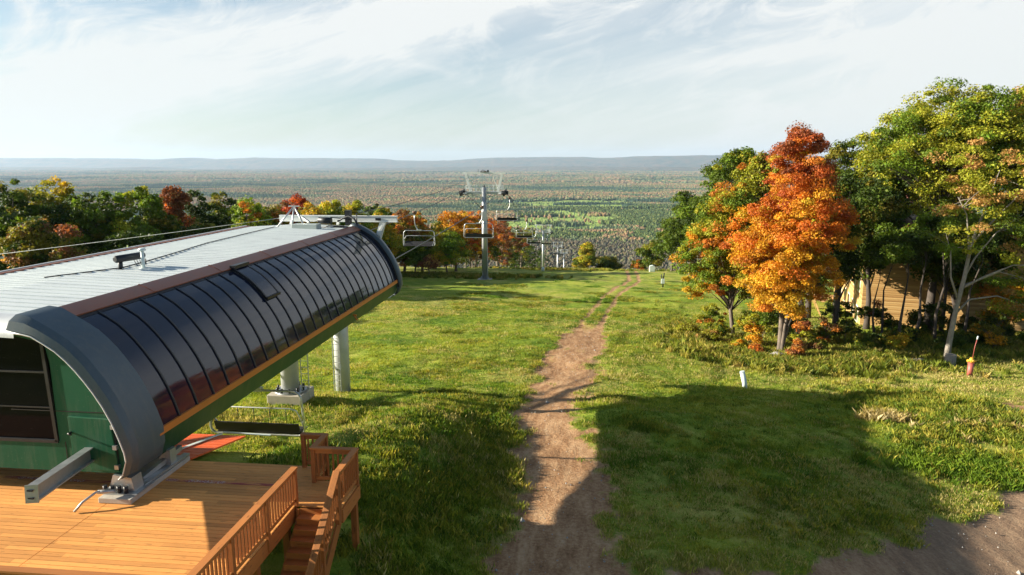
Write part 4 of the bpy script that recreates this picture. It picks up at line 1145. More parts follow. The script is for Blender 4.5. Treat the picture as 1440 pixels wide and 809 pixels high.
L('low green tree below the left hanging chair', -28.3, 112.3, -4.4, 6.6, 22, [(G, 5), (BG, 3), (OL_, 2)])
L('bright orange-topped tree left of the nearest lift tower', -22.9, 120.9, -.1, 9.2, 23, [(OR, 4), (YO, 3), (Y_, 2)], gradient=[(0, YG), (.45, Y_), (.7, YO), (1, OR)])
L('bushy yellow-green tree in front, left of the nearest lift tower', -23.2, 114.1, -3.3, 9.0, 24, [(BG, 4), (YG, 5), (Y_, 1.5)])
L('deep orange tree directly behind the nearest lift tower', -24.0, 150, -2.5, 11, 25, [(OR, 4), (RO, 3), (YO, 2)])
L('red-brown tree just right of the nearest lift tower', -23.5, 186, -6.4, 13, 26, [(RU, 5), (OR, 1.5), (BR, 3)])
L('low dark brownish tree right of the nearest lift tower', -22.6, 200, -12.6, 13, 27, [(BR, 4), (RU, 2), (OL_, 3), (DG, 2)])
L('olive-yellow tree at the right end of the wood behind the chairs', -21.5, 235, -13.6, 15, 28, [(OL_, 4), (YG, 2), (DG, 3), (BR, 1)])
L('dark green tree beyond the crest left of the second lift tower', -22.5, 285, -23.5, 15, 29, [(DG, 6), (G, 3)])
L('small rust-coloured shrub at the foot of the wood below the left hanging chair', -25.7, 110.5, -7.5, 3.6, 30, [(RU, 3), (PO, 2), (BR, 3)], name='shrub', cat='shrub', ncl=40)
L('small yellow-green tree on the crest, alone left of the gap', .9, 180.2, -13.0, 7.2, 31, [(YG, 4), (OL_, 3), (Y_, 1.5), (G, 2)], shape='cone', zb=-21)
L('low dark shrub on the crest, right of the lone small tree', 6.5, 178.1, -16.6, 8.2, 32, [(DG, 5), (OL_, 3)], name='shrub', cat='shrub', zb=-21)
L('dark green tree behind the second lift tower', -24, 400, -44, 22, 33, [(DG, 6), (G, 2)], zb=-70)
L('low dark green tree in front of the broad bright green one', -43.8, 61.8, 1.2, 6.4, 34, [(DG, 6), (G, 3), (OL_, 1)])
L('shaded green tree just over the roof edge in the middle of the wood', -43.3, 72.0, 1.1, 6.4, 35, [(DG, 5), (OL_, 2), (RU, 1)])
L('low brown tree at the foot of the nearest lift tower backdrop', -25.5, 152, -6.5, 9, 36, [(BR, 3), (OL_, 3), (DG, 2)])
L('low green tree seen between the cross beam and the left hanging chair', -34.0, 114.8, -4.3, 8.8, 37, [(G, 4), (DG, 4)])
L('green tree filling the gap behind the golden yellow tree', -41.6, 114.4, -2.0, 9.8, 38, [(G, 4), (OL_, 3), (DG, 3)])
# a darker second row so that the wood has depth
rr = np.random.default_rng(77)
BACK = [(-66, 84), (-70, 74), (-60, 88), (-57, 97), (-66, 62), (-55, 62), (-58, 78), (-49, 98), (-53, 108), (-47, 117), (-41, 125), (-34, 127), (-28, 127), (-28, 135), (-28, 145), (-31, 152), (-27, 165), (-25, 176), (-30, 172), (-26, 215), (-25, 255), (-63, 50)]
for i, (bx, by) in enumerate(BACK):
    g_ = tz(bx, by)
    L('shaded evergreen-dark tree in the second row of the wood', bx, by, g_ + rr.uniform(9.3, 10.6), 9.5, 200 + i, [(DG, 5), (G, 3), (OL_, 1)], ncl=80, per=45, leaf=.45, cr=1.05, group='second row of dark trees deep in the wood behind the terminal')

# right of the track
RG = 'trees standing right of the track'
def R(label, x, y, top, w, seed, pal_, **k):
    k.setdefault('group', RG); return tree(label, x, y, top, w, seed, pal_, **k)
R('small orange and green bush at the far left end of the right-hand wood', 12.0, 150.8, -13.2, 5.0, 51, [(OR, 2), (OL_, 3), (G, 3)], zb=-16.5, ncl=60, per=50, name='shrub', cat='shrub')
R('farthest and lowest green tree on the crest at the left end of the right-hand wood', 14.6, 146.9, -8.4, 8.4, 52, [(G, 4), (YG, 2), (OL_, 3)], zb=-14.8, ncl=90, per=60, leaf=.38)
R('green tree next up the slope of crowns, second of the right-hand wood', 17.4, 135.1, -2.3, 11.0, 53, [(G, 5), (BG, 3), (OL_, 2)], zb=-12.4, ncl=150, per=70, leaf=.38, cr=1.1)
R('dense green tree in the middle of the sloping line of green crowns', 18.6, 120.0, 3.6, 11.0, 54, [(G, 6), (BG, 3), (DG, 2)], zb=-11.0, ncl=200, per=80, leaf=.36, cr=1.15)
R('tall green tree left of the highest green crown behind the orange maple', 19.0, 103.8, 8.6, 10.6, 55, [(G, 5), (BG, 5), (DG, 1)], zb=-8, ncl=230, per=90, leaf=.34, cr=1.15)
R('highest green crown directly behind the yellow and orange tree', 19.8, 92.9, 10.8, 9.4, 56, [(G, 4), (BG, 5), (YG, 1)], zb=-6.5, ncl=230, per=90, leaf=.32, cr=1.1)
R('olive tree with orange flecks between the green crown and the orange maple', 20.4, 84.4, 9.9, 7.4, 57, [(YG, 4), (OL_, 3), (OR, 1.2), (BG, 2)], zb=-5, ncl=170, per=80, leaf=.3, cr=1.0)
R('tree of green, yellow and orange leaves left of the big orange maple', 11.8, 58.3, 6.9, 8.2, 58, [(OR, 1.6), (YO, 2), (YG, 5), (BG, 5), (Y_, 2)], zb=-6.5, ncl=380, per=170, leaf=.17, cr=.72, trunk_at=(12.84, 58.3), shape='oval', tr=.17, limbs=.35, name='maple_tree')
R('big orange maple with rust-red top and golden lower leaves beside the slope', 15.3, 51.6, 11.4, 10.6, 59, [(YO, 3), (Y_, 2), (OR, 3), (YG, 2)], zb=-7.4, ncl=680, per=200, leaf=.155, cr=.72, trunk_at=(14.9, 51.6), lobes=17, shape='oval', tr=.2, stems=4, limbs=.3, name='maple_tree', lumpy=.36,
  gradient=[(0, YO), (.18, Y_), (.32, (.58, .33, .022)), (.46, YO), (.58, (.60, .20, .02)), (.70, (.50, .13, .02)), (.84, (.36, .085, .022)), (1, RU)])
R('dark green tree right behind the orange maple', 26.2, 72.0, 11.3, 9.6, 60, [(DG, 4), (G, 4), (OL_, 2)], zb=-4, ncl=200, per=80, leaf=.32, cr=1.1, bark='bark_dark')
R('dull green tree half hidden by the right side of the orange maple', 22.6, 70.0, 8.6, 8.0, 61, [(DG, 5), (G, 3), (BR, 1)], zb=-6, ncl=140, per=70, leaf=.36, cr=1.1, bark='bark_dark')
R('huge domed yellow-green tree, tallest crown at the right', 33.2, 68.4, 16.2, 18.0, 62, [(BG, 6), (YG, 10), (G, 1.5)], zb=-1.5, ncl=760, per=130, leaf=.22, cr=1.15, lobes=30, shape='dome', tr=.36, bark='bark_dark', d=14, trunk_at=(31.0, 63.5), name='broadleaf_tree', lumpy=.2)
R('tall tree with orange and green crown against the right edge of the picture', 41.8, 70.5, 16.0, 14.0, 63, [(YG, 4), (PO, 3), (BG, 3), (OR, 1.5)], zb=-2, ncl=330, per=110, leaf=.26, cr=1.1, shape='dome', bark='bark_dark', name='broadleaf_tree')
R('low dark green tree under the left side of the huge domed one', 30.8, 73.3, 8.6, 9.4, 64, [(DG, 4), (G, 5), (BG, 1)], zb=-4.6, ncl=210, per=90, leaf=.28, cr=1.05, bark='bark_dark')
R('low orange-leaved tree at the bottom of the wood by the right edge', 35.4, 60.4, -1.6, 6.6, 66, [(YO, 4), (OR, 2), (OL_, 2), (YG, 1)], zb=-6.3, ncl=120, per=90, leaf=.22, cr=.8)
R('broad dark tree deep in the wood behind the thin trunks', 41.0, 88.0, 4.6, 15.8, 67, [(DG, 6), (G, 3)], zb=-7, ncl=170, per=70, leaf=.4, cr=1.3, bark='bark_dark')
R('dark tree deep in the wood at the right edge', 50.5, 82.9, 6.4, 12.0, 68, [(DG, 5), (G, 4)], zb=-7, ncl=150, per=70, leaf=.4, cr=1.3, bark='bark_dark')
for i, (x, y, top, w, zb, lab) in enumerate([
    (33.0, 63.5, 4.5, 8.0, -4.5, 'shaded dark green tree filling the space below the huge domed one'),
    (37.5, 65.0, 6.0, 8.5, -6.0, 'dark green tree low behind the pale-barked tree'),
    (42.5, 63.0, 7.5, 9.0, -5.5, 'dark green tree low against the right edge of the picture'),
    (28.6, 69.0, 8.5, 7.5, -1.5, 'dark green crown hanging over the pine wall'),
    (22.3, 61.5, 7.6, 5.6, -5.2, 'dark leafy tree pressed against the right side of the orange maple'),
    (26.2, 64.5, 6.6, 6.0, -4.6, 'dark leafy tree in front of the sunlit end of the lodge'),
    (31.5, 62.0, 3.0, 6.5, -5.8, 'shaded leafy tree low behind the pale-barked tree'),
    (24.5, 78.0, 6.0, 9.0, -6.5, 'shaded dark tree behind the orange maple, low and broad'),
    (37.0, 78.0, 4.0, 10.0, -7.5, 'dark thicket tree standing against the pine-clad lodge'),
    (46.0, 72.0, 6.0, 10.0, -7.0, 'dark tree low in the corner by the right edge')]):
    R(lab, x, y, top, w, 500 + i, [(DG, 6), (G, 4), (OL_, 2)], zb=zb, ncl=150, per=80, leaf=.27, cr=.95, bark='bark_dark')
# thin dark trunks under the domed tree
for i, (x, y, top, w, lab) in enumerate([
    (24.66, 59.1, 1.2, 3.0, 'thin dark young tree left of the pine building corner'),
    (25.45, 59.6, 3.2, 3.2, 'thin dark young tree just right of its twin in front of the pine wall'),
    (24.9, 55.0, 2.6, 3.6, 'slender dark trunk with a sparse crown in front of the pine wall'),
    (26.6, 56.1, 4.4, 4.0, 'straight dark trunk between the pine wall and the pale leaning tree'),
    (28.5, 57.0, 5.0, 4.2, 'dark trunk close behind the pale leaning tree'),
    (31.0, 57.5, 4.0, 4.2, 'dark trunk standing behind the hydrant')]):
    R(lab, x, y, top, w, 300 + i, [(DG, 3), (G, 5), (BG, 2)], zb=-.6 if i > 1 else -1.5, ncl=42, per=70, leaf=.24, cr=.7, bark='bark_dark', tr=.10 + .03 * (i > 1), limbs=.3, name='young_tree')
# pale leaning tree with bare limbs
def pale_tree():
    x0, y0 = 25.96, 50.0; g = tz(x0, y0)
    root = empty('pale_barked_tree', (x0, y0, g))
    tag(root, 'pale-barked tree with bare arching limbs and sparse orange-green leaves behind the stump', 'tree')
    m = MB(); r = np.random.default_rng(70)
    S = [((0, 0, -.2), (.05, 0, 1.5), (.25, 0, 4.0), (.55, 0, 6.3), (.9, .3, 8.6), (1.5, .3, 11), (2.2, .4, 13.6))]
    m.tube(S[0], [.24, .19, .15, .13, .10, .06, .02], 10)
    limbs_ = [((.22, 0, 3.6), (1.2, .3, 4.6), (3.0, .3, 4.9), (5.2, .4, 4.2), (6.6, .4, 3.4)),
              ((.4, 0, 5.4), (1.6, -.3, 6.3), (3.4, -.4, 7.2), (5.6, -.5, 7.2), (7.2, -.6, 6.8)),
              ((.45, 0, 5.6), (1.4, .3, 5.9), (3.0, .4, 6.6), (4.6, .4, 6.2), (6.0, .5, 4.8)),
              ((.5, 0, 6.2), (1.2, .2, 7.6), (2.4, .2, 9.4), (3.9, .2, 10.6)),
              ((.7, 0, 7.6), (.4, -.2, 9.0), (0, -.4, 10.6), (-.7, -.4, 11.8)),
              ((.9, .3, 8.6), (2.2, .1, 10.4), (3.6, 0, 12.2), (4.6, 0, 13.4)),
              ((.3, 0, 4.6), (-.3, .1, 6.2), (-.5, .1, 8.0), (-1.0, .1, 9.4))]
    C = []
    for l in limbs_:
        n = len(l); m.tube(l, [.085 - .07 * i / (n - 1) for i in range(n)], 7)
        for k_ in range(9):
            a = Vector(l[-1]).lerp(Vector(l[-2]), r.random() * 1.0); b = a + Vector((r.normal() * 1.0, r.normal() * .9, r.normal() * .55 + .25))
            m.tube([a, a.lerp(b, .5) + Vector((0, 0, .1)), b], [.02, .014, .006], 4); C.append(tuple(b))
    for k_ in range(70):
        C.append((r.uniform(-1.6, 6.2), r.normal() * 1.2, r.uniform(8.5, 15.5)))
    for k_ in range(46):
        C.append((r.uniform(3.2, 8.6), r.normal() * 1.0, r.uniform(3.5, 10)))
    m.build('trunk', M['bark_pale'], root)
    C = np.array(C)
    pc = np.array([YG, YG, BG, BG, PO, YG, G]); cc = pc[r.integers(0, 7, len(C))] * r.uniform(.8, 1.2, (len(C), 1))
    hi = C[:, 2] > 11; cc[hi] = np.array([PO, YG, YG, PO])[r.integers(0, 4, hi.sum())]
    V, colr = leaves(r, C, .75 * r.uniform(.6, 1.3, len(C)), 110, .17, cc, .5)
    quads_mesh('crown', V, np.arange(len(V)).reshape(-1, 4), M['leaf'], colr, root)
pale_tree()
# shrubs under the maples
SH = [(13.2, 53.6, 3.0, 2.6, [(YO, 4), (Y_, 2), (YG, 3)], 'tall golden young growth left of the orange maple stems'),
      (17.2, 54.0, 3.2, 2.8, [(OR, 3), (RU, 2), (YG, 2)], 'tall rusty young growth right of the orange maple stems'),
      (11.2, 59.5, 2.8, 3.0, [(YG, 4), (BG, 3), (OR, 1)], 'tall yellow-green growth at the foot of the mixed-colour tree'),
      (9.0, 57.0, 1.2, 2.6, [(OL_, 3), (YG, 4)], 'low pale shrub farthest left on the grass edge below the maples'),
      (14.9, 56.5, 3.6, 3.0, [(G, 4), (BG, 2), (YG, 2)], 'tall green growth filling the gap between the two maples'),
      (13.0, 50.9, .9, 1.5, [(OR, 4), (RO, 2), (PO, 2)], 'small orange shrub between the maple stems and the pale marker tube'),
      (15.6, 49.8, 1.7, 1.9, [(OR, 4), (PO, 4), (RU, 2)], 'orange leafy shrub right of the boulder under the maple'),
      (10.2, 53.5, 1.4, 2.6, [(YG, 4), (OL_, 3), (PO, 2)], 'yellowish shrub left of the maples on the grass edge'),
      (11.6, 56.5, 1.5, 2.4, [(YG, 3), (G, 4), (Y_, 1)], 'green shrub behind the yellowish one below the mixed-colour tree'),
      (12.0, 51.6, 1.0, 1.8, [(YO, 4), (YG, 3)], 'low golden shrub left of the small orange one'),
      (17.6, 51.6, 1.3, 2.2, [(OL_, 4), (G, 3), (BR, 2)], 'dark shrub in the weeds right of the maple'),
      (21.6, 53.6, 1.5, 2.4, [(G, 4), (YG, 3), (OL_, 2)], 'green shrub in front of the pine building lawn'),
      (24.0, 53.0, 1.7, 2.2, [(Y_, 4), (YG, 3), (YO, 1)], 'bright yellow shrub at the foot of the dark trunks'),
      (28.0, 53.8, 1.6, 3.2, [(DG, 4), (G, 4)], 'dark green shrub behind the log'),
      (31.5, 54.5, 2.2, 3.6, [(YO, 3), (OL_, 4), (G, 2)], 'orange-green shrub at right behind the hydrant'),
      (18.5, 60.5, 3.0, 3.6, [(DG, 5), (G, 3), (OL_, 2)], 'dark thicket bush behind the orange maple stems'),
      (22.5, 62.0, 3.4, 4.0, [(DG, 5), (G, 4)], 'tall dark thicket bush in front of the lodge lawn'),
      (26.0, 62.5, 3.2, 3.8, [(DG, 4), (G, 3), (RU, 1)], 'dark thicket bush between the thin dark trunks'),
      (30.0, 60.5, 3.4, 4.2, [(DG, 6), (G, 3)], 'broad dark thicket bush behind the pale-barked tree'),
      (34.0, 58.0, 3.6, 4.4, [(DG, 5), (OL_, 3)], 'broad dark thicket bush near the right edge'),
      (14.6, 60.5, 2.4, 3.0, [(G, 5), (YG, 3)], 'green bush between the mixed-colour tree and the maple'),
      (19.2, 54.8, 3.2, 2.6, [(OR, 2), (OL_, 4), (G, 3), (BR, 2)], 'spindly sapling with orange and green leaves before the lawn')]
for i, (x, y, h, w, p_, lab) in enumerate(SH):
    g_ = tz(x, y)
    tree(lab, x, y, g_ + h, w, 400 + i, p_, zb=g_ + .05, leaf=.15, ncl=34, per=80, cr=.38, tr=.03, name='shrub', cat='shrub', group='shrubs under the trees right of the track', limbs=.8, lumpy=.5)

ru = np.random.default_rng(61)
for i in range(20):
    x = 16 + (i * 1.07 + ru.uniform(-.6, .6)); y = 55.5 + ru.uniform(-1.5, 6.5) + (2 if x < 22 else 0)
    g_ = tz(x, y); h = ru.uniform(.9, 2.3)
    tree('low green undergrowth shrub in the shade of the right-hand wood', x, y, g_ + h, ru.uniform(1.8, 3.2), 460 + i, [(DG, 4), (G, 4), (OL_, 3), (YG, ru.choice([0.2, 2.0]))], zb=g_ + .05, leaf=.2, ncl=30, per=50, cr=.42, tr=.03, name='shrub', cat='shrub', group='low undergrowth shrubs below the right-hand wood', limbs=.6, lumpy=.5)

# fallen leaves below the maples
r = np.random.default_rng(31); n = 5200
a = r.uniform(0, 2 * PI, n); q = np.abs(r.normal(0, 1, n))
lx_ = np.where(r.random(n) < .6, 15.5, 12.8) + np.cos(a) * q * 3.6 + 1.0; ly_ = 52.5 + np.sin(a) * q * 3.2
lz_ = terrain(lx_, ly_) + .05 + .10 * r.random(n)
s_ = r.uniform(.05, .11, (n, 1)); t_ = r.normal(size=(n, 3)); t_[:, 2] *= .3; t_ /= np.linalg.norm(t_, axis=1)[:, None]
b_ = np.cross(t_, r.normal(size=(n, 3)) * .3 + np.array([0, 0, 1.0])); b_ /= np.linalg.norm(b_, axis=1)[:, None]
P_ = np.stack([lx_, ly_, lz_], 1)
V = np.stack([P_ - t_ * s_, P_ - b_ * s_ * .8, P_ + t_ * s_, P_ + b_ * s_ * .8], 1).reshape(-1, 3)
o = quads_mesh('fallen_leaves', V, np.arange(len(V)).reshape(-1, 4), M['leaf'], np.array([YO, Y_, OR, PO, RU])[r.integers(0, 5, n)])
tag(o, 'fallen yellow and orange leaves scattered in the grass below the maples', None, None, 'stuff')

# ------------------------------------------------------------------ pine-clad lodge behind the right-hand trees
lx, ly = 31.0, 85.0; gz = tz(30, 78) - .3
lodge = empty('lodge', (lx, ly, gz), math.radians(-14))
tag(lodge, 'pine-clad lodge glimpsed through the trees at right', 'building')
def lb(mb, name, mat, parent=None, **k): return mb.build(name, M[mat], parent or lodge, **k)
# local frame: wall along -y from the origin, sunlit face at x = 0
Lh = 8.0
m = MB(); m.box(0, 14, -19, 6, .0, Lh); lb(m, 'wall', 'siding')
m = MB(); m.add([(-.9, -19.9, Lh - .3), (7, -19.9, Lh + 4.5), (15, -19.9, Lh - .3), (-.9, 6.9, Lh - .3), (7, 6.9, Lh + 4.5), (15, 6.9, Lh - .3),
      (-.9, -19.9, Lh - .05), (7, -19.9, Lh + 4.75), (15, -19.9, Lh - .05), (-.9, 6.9, Lh - .05), (7, 6.9, Lh + 4.75), (15, 6.9, Lh - .05)],
      [(0, 1, 4, 3), (1, 2, 5, 4), (6, 9, 10, 7), (7, 10, 11, 8), (0, 3, 9, 6), (2, 8, 11, 5), (0, 6, 7, 1), (1, 7, 8, 2), (3, 4, 10, 9), (4, 5, 11, 10)]); lb(m, 'roof', 'copper')
m = MB(); m.add([(0, -19, Lh), (14, -19, Lh), (7, -19, Lh + 4.2), (0, 6, Lh), (14, 6, Lh), (7, 6, Lh + 4.2)], [(0, 1, 2), (3, 5, 4)]); lb(m, 'gable', 'siding')
for zz_ in (1.0, 4.0, 7.0):
    for i, yy_ in enumerate((-16.5, -13, -9.5, -6, -2, 2.2)):
        if zz_ == 7.0: continue
        m = MB(); m.box(-.05, .02, yy_ - .75, yy_ + .75, zz_, zz_ + 1.6)
        f_ = lb(m, 'window', 'white')
        m = MB(); m.box(-.065, -.052, yy_ - .63, yy_ + .63, zz_ + .12, zz_ + 1.48); lb(m, 'window_pane', 'window', f_)
m = MB(); m.box(-3.2, -.004, -17, 4, -.35, -.12); m.box(-3.3, -3.2, -17, 4, -1.0, -.06)
dk = lb(m, 'terrace', 'siding_y')
m = MB(); m.bar((-3.1, -17, .95), (-3.1, 4, .95), .1, .05)
for i in range(11): m.bar((-3.1, -17 + i * 2.1, -.1), (-3.1, -17 + i * 2.1, .95), .09, .09)
lb(m, 'terrace_railing', 'siding_y', dk)

# ------------------------------------------------------------------ small things on the slope
x, y = 25.07, 45.33; g = tz(x, y)
hy = empty('snowmaking_hydrant', (x, y, g)); tag(hy, 'faded red snowmaking hydrant with a yellow head on the grass at right', 'hydrant')
m = MB(); m.tube([(0, 0, -.1), (0, 0, .95)], .17, 16); m.tube([(0, 0, .93), (0, 0, .97)], .2, 16); m.build('body', M['red'], hy)
m = MB(); m.tube([(0, 0, .97), (0, 0, 1.2), (0, 0, 1.3)], [.13, .13, .06], 12); m.tube([(-.26, 0, 1.08), (.28, 0, 1.08)], .075, 10); m.tube([(.05, -.2, 1.1), (.05, .0, 1.1)], .07, 10); m.build('valve_head', M['yellow'], hy)
m = MB(); m.tube([(.05, 0, 1.2), (.1, 0, 2.0), (.2, 0, 2.62)], .022, 6); fl_ = m.build('marker_whip', M['red'], hy)
m = MB(); m.tube([(.19, 0, 2.5), (.21, 0, 2.72)], .045, 8); m.build('whip_tip', M['plastic_white'], fl_)
x, y = 9.5, 39.45; g = tz(x, y)
m = MB(); m.tube([(0, 0, -.15), (-.06, 0, .3), (-.24, 0, .98)], .14, 18)
o = m.build('marker_tube', M['plastic_white']); o.location = (x + .1, y, g); tag(o, 'pale plastic marker tube leaning in the weeds below the maple', 'marker tube')
def rock(x, y, s, lab, seed, name='boulder'):
    import bmesh
    bm = bmesh.new(); bmesh.ops.create_icosphere(bm, subdivisions=4, radius=1)
    r = random.Random(seed); ph = [r.uniform(0, 6) for _ in range(6)]
    for v in bm.verts:
        c = v.co.copy(); k_ = 1 + .13 * math.sin(3 * c.x + ph[0]) * math.cos(2.5 * c.y + ph[1]) + .07 * math.sin(7 * c.z + ph[2] + 4 * c.x) + .03 * math.sin(15 * c.y + ph[3])
        v.co = Vector((c.x * s[0] * k_, c.y * s[1] * k_, c.z * s[2] * k_))
    me = bpy.data.meshes.new(name); bm.to_mesh(me); bm.free()
    for p in me.polygons: p.use_smooth = True
    me.materials.append(M['stone']); o = bpy.data.objects.new(name, me); col.objects.link(o); o.location = (x, y, tz(x, y) + s[2] * .3)
    tag(o, lab, 'boulder')
rock(14.35, 49.9, (.75, .5, .5), 'rounded grey boulder at the foot of the orange maple', 3)
rock(24.4, 48.6, (.22, .2, .16), 'small stone in front of the fallen log', 8, 'stone')
x, y = 25.75, 49.1; g = tz(x, y)
st_ = MB(); st_.tube([(0, 0, -.2), (0, 0, .25), (.02, 0, .82)], [.42, .36, .33], 14); o = st_.build('stump', M['bark_pale'], None); o.location = (x, y, g); tag(o, 'weathered pale tree stump beside the pale-barked tree', 'tree stump')
m = MB(); m.tube([(-1.9, .2, .12), (-.6, .05, .2), (.9, 0, .27), (1.1, 0, .28)], [.10, .17, .23, .22], 12); m.tube([(-.9, .1, .2), (-2.6, -.1, .1)], [.06, .03], 6)
o = m.build('fallen_log', M['bark_pale']); o.location = (22.9, 49.2, tz(22.9, 49.2)); tag(o, 'fallen grey log lying in the grass left of the stump', 'log')
x, y = 11.6, 98.9; g = tz(x, y)
sg = empty('snow_gun_post', (x, y, g)); tag(sg, 'short dark post with a white box far down the right side of the track', 'post')
m = MB(); m.tube([(0, 0, 0), (0, 0, 1.5)], .10, 8); m.tube([(.05, 0, 1.4), (.12, 0, 2.1)], .08, 8); m.tube([(-.22, 0, 1.2), (-.3, 0, 1.9)], .06, 8); m.build('post', M['black'], sg)
m = MB(); m.box(-.28, .2, -.2, .05, .55, 1.25); m.build('box', M['plastic_white'], sg, bevel=.02)
x, y = 12.9, 128.0; g = tz(x, y)
m = MB(); m.prism([(-.5, 0), (.5, 0), (.5, 1.0), (.1, 1.3), (-.5, 1.1)], -.4, .4); m.box(-.4, .4, -.43, -.402, .2, .8)
o = m.build('utility_box', M['plastic_white']); o.location = (x, y, g); tag(o, 'small white utility box under the farthest green trees on the crest', 'utility box')
x, y = -7.5, 128.5; g = tz(x, y)
m = MB(); m.tube([(0, 0, 0), (0, 0, .45), (0, 0, .7), (0, 0, .8)], [.3, .3, .2, .08], 12)
o = m.build('marker_post', M['plastic_white']); o.location = (x, y, g); tag(o, 'tiny white marker at the foot of the wood near the second lift tower', 'marker')
# wooden pole that holds the guy cable, beyond the left edge
x, y = -48, 36.95; g = tz(x, y)
m = MB(); m.tube([(0, 0, -.5), (0, 0, 6.0)], [.18, .13], 10); o = m.build('wooden_pole', M['bark_dark']); o.location = (x, y, g); tag(o, 'wooden pole holding the guy cable beyond the left edge', 'pole')

# ------------------------------------------------------------------ far-off forest on the plain (stuff)
def far_mat(name):
    m, nt, out = new_mat(name)
    p = nt.nodes.new('ShaderNodeBsdfPrincipled')
    at = nt.nodes.new('ShaderNodeAttribute'); at.attribute_name = 'treecol'; at.attribute_type = 'INSTANCER'
    n = noise(nt, objco(nt), 1.6, 3, .6)
    lk(nt, mix(nt, 1.0, at.outputs['Color'], ramp(nt, n, [(.3, .65), (.7, 1.3)]), 'MULTIPLY'), p.inputs['Base Color'])
    p.inputs['Roughness'].default_value = .9; p.inputs['Specular IOR Level'].default_value = .1
    lk(nt, p.outputs[0], out.inputs[0]); return m
M['far_tree'] = far_mat('distant_tree_crowns')
def forest(name, label, x, y, rad, hgt, colr, con):
    n = len(x); z = terrain(x, y)
    me = bpy.data.meshes.new(name); me.vertices.add(n)
    me.vertices.foreach_set('co', np.stack([x, y, z], 1).astype(np.float32).ravel())
    a = me.attributes.new('tscale', 'FLOAT_VECTOR', 'POINT'); a.data.foreach_set('vector', np.stack([rad, rad, hgt], 1).astype(np.float32).ravel())
    a = me.attributes.new('treecol', 'FLOAT_COLOR', 'POINT'); c = np.ones((n, 4), np.float32); c[:, :3] = colr; a.data.foreach_set('color', c.ravel())
    a = me.attributes.new('conifer', 'BOOLEAN', 'POINT'); a.data.foreach_set('value', con.astype(bool))
    o = bpy.data.objects.new(name, me); col.objects.link(o)
    ng = bpy.data.node_groups.new(name + '_nodes', 'GeometryNodeTree')
    ng.interface.new_socket('Geometry', in_out='INPUT', socket_type='NodeSocketGeometry'); ng.interface.new_socket('Geometry', in_out='OUTPUT', socket_type='NodeSocketGeometry')
    N = ng.nodes; gi = N.new('NodeGroupInput'); go = N.new('NodeGroupOutput')
    def na(nm, ty):
        q = N.new('GeometryNodeInputNamedAttribute'); q.data_type = ty; q.inputs['Name'].default_value = nm; return q.outputs['Attribute']
    ico = N.new('GeometryNodeMeshIcoSphere'); ico.inputs['Radius'].default_value = 1; ico.inputs['Subdivisions'].default_value = 2
    sp = N.new('GeometryNodeSetPosition'); nz = N.new('ShaderNodeTexNoise'); nz.inputs['Scale'].default_value = 2.3
    ps = N.new('GeometryNodeInputPosition'); ng.links.new(ps.outputs[0], nz.inputs['Vector'])
    mp = N.new('ShaderNodeMapRange'); mp.inputs['To Min'].default_value = .45; mp.inputs['To Max'].default_value = 1.45
    ng.links.new(nz.outputs[0], mp.inputs['Value'])
    vm = N.new('ShaderNodeVectorMath'); vm.operation = 'SCALE'; ng.links.new(ps.outputs[0], vm.inputs[0]); ng.links.new(mp.outputs[0], vm.inputs['Scale'])
    ng.links.new(ico.outputs['Mesh'], sp.inputs['Geometry']); ng.links.new(vm.outputs[0], sp.inputs['Position'])
    tf = N.new('GeometryNodeTransform'); tf.inputs['Translation'].default_value = (0, 0, .7); tf.inputs['Scale'].default_value = (1, 1, .5); ng.links.new(sp.outputs[0], tf.inputs['Geometry'])
    cone = N.new('GeometryNodeMeshCone'); cone.inputs['Vertices'].default_value = 7; cone.inputs['Radius Bottom'].default_value = .8; cone.inputs['Radius Top'].default_value = 0.02; cone.inputs['Depth'].default_value = 1.25
    con_s = N.new('GeometryNodeInputNamedAttribute'); con_s.data_type = 'BOOLEAN'; con_s.inputs['Name'].default_value = 'conifer'
    nt_ = N.new('FunctionNodeBooleanMath'); nt_.operation = 'NOT'; ng.links.new(con_s.outputs['Attribute'], nt_.inputs[0])
    rnd = N.new('FunctionNodeRandomValue'); rnd.data_type = 'FLOAT_VECTOR'; rnd.inputs['Min'].default_value = (0, 0, 0); rnd.inputs['Max'].default_value = (0, 0, 6.28)
    jn = N.new('GeometryNodeJoinGeometry')
    for geo, sel in ((tf.outputs[0], nt_.outputs[0]), (cone.outputs['Mesh'], con_s.outputs['Attribute'])):
        sm = N.new('GeometryNodeSetMaterial'); sm.inputs['Material'].default_value = M['far_tree']; ng.links.new(geo, sm.inputs['Geometry'])
        ip = N.new('GeometryNodeInstanceOnPoints'); ng.links.new(gi.outputs[0], ip.inputs['Points']); ng.links.new(sm.outputs[0], ip.inputs['Instance'])
        ng.links.new(sel, ip.inputs['Selection']); ng.links.new(na('tscale', 'FLOAT_VECTOR'), ip.inputs['Scale']); ng.links.new(rnd.outputs[0], ip.inputs['Rotation'])
        ng.links.new(ip.outputs[0], jn.inputs[0])
    ng.links.new(jn.outputs[0], go.inputs[0])
    md = o.modifiers.new('scatter', 'NODES'); md.node_group = ng
    me.materials.append(M['far_tree'])
    tag(o, label, None, None, 'stuff')
    return o
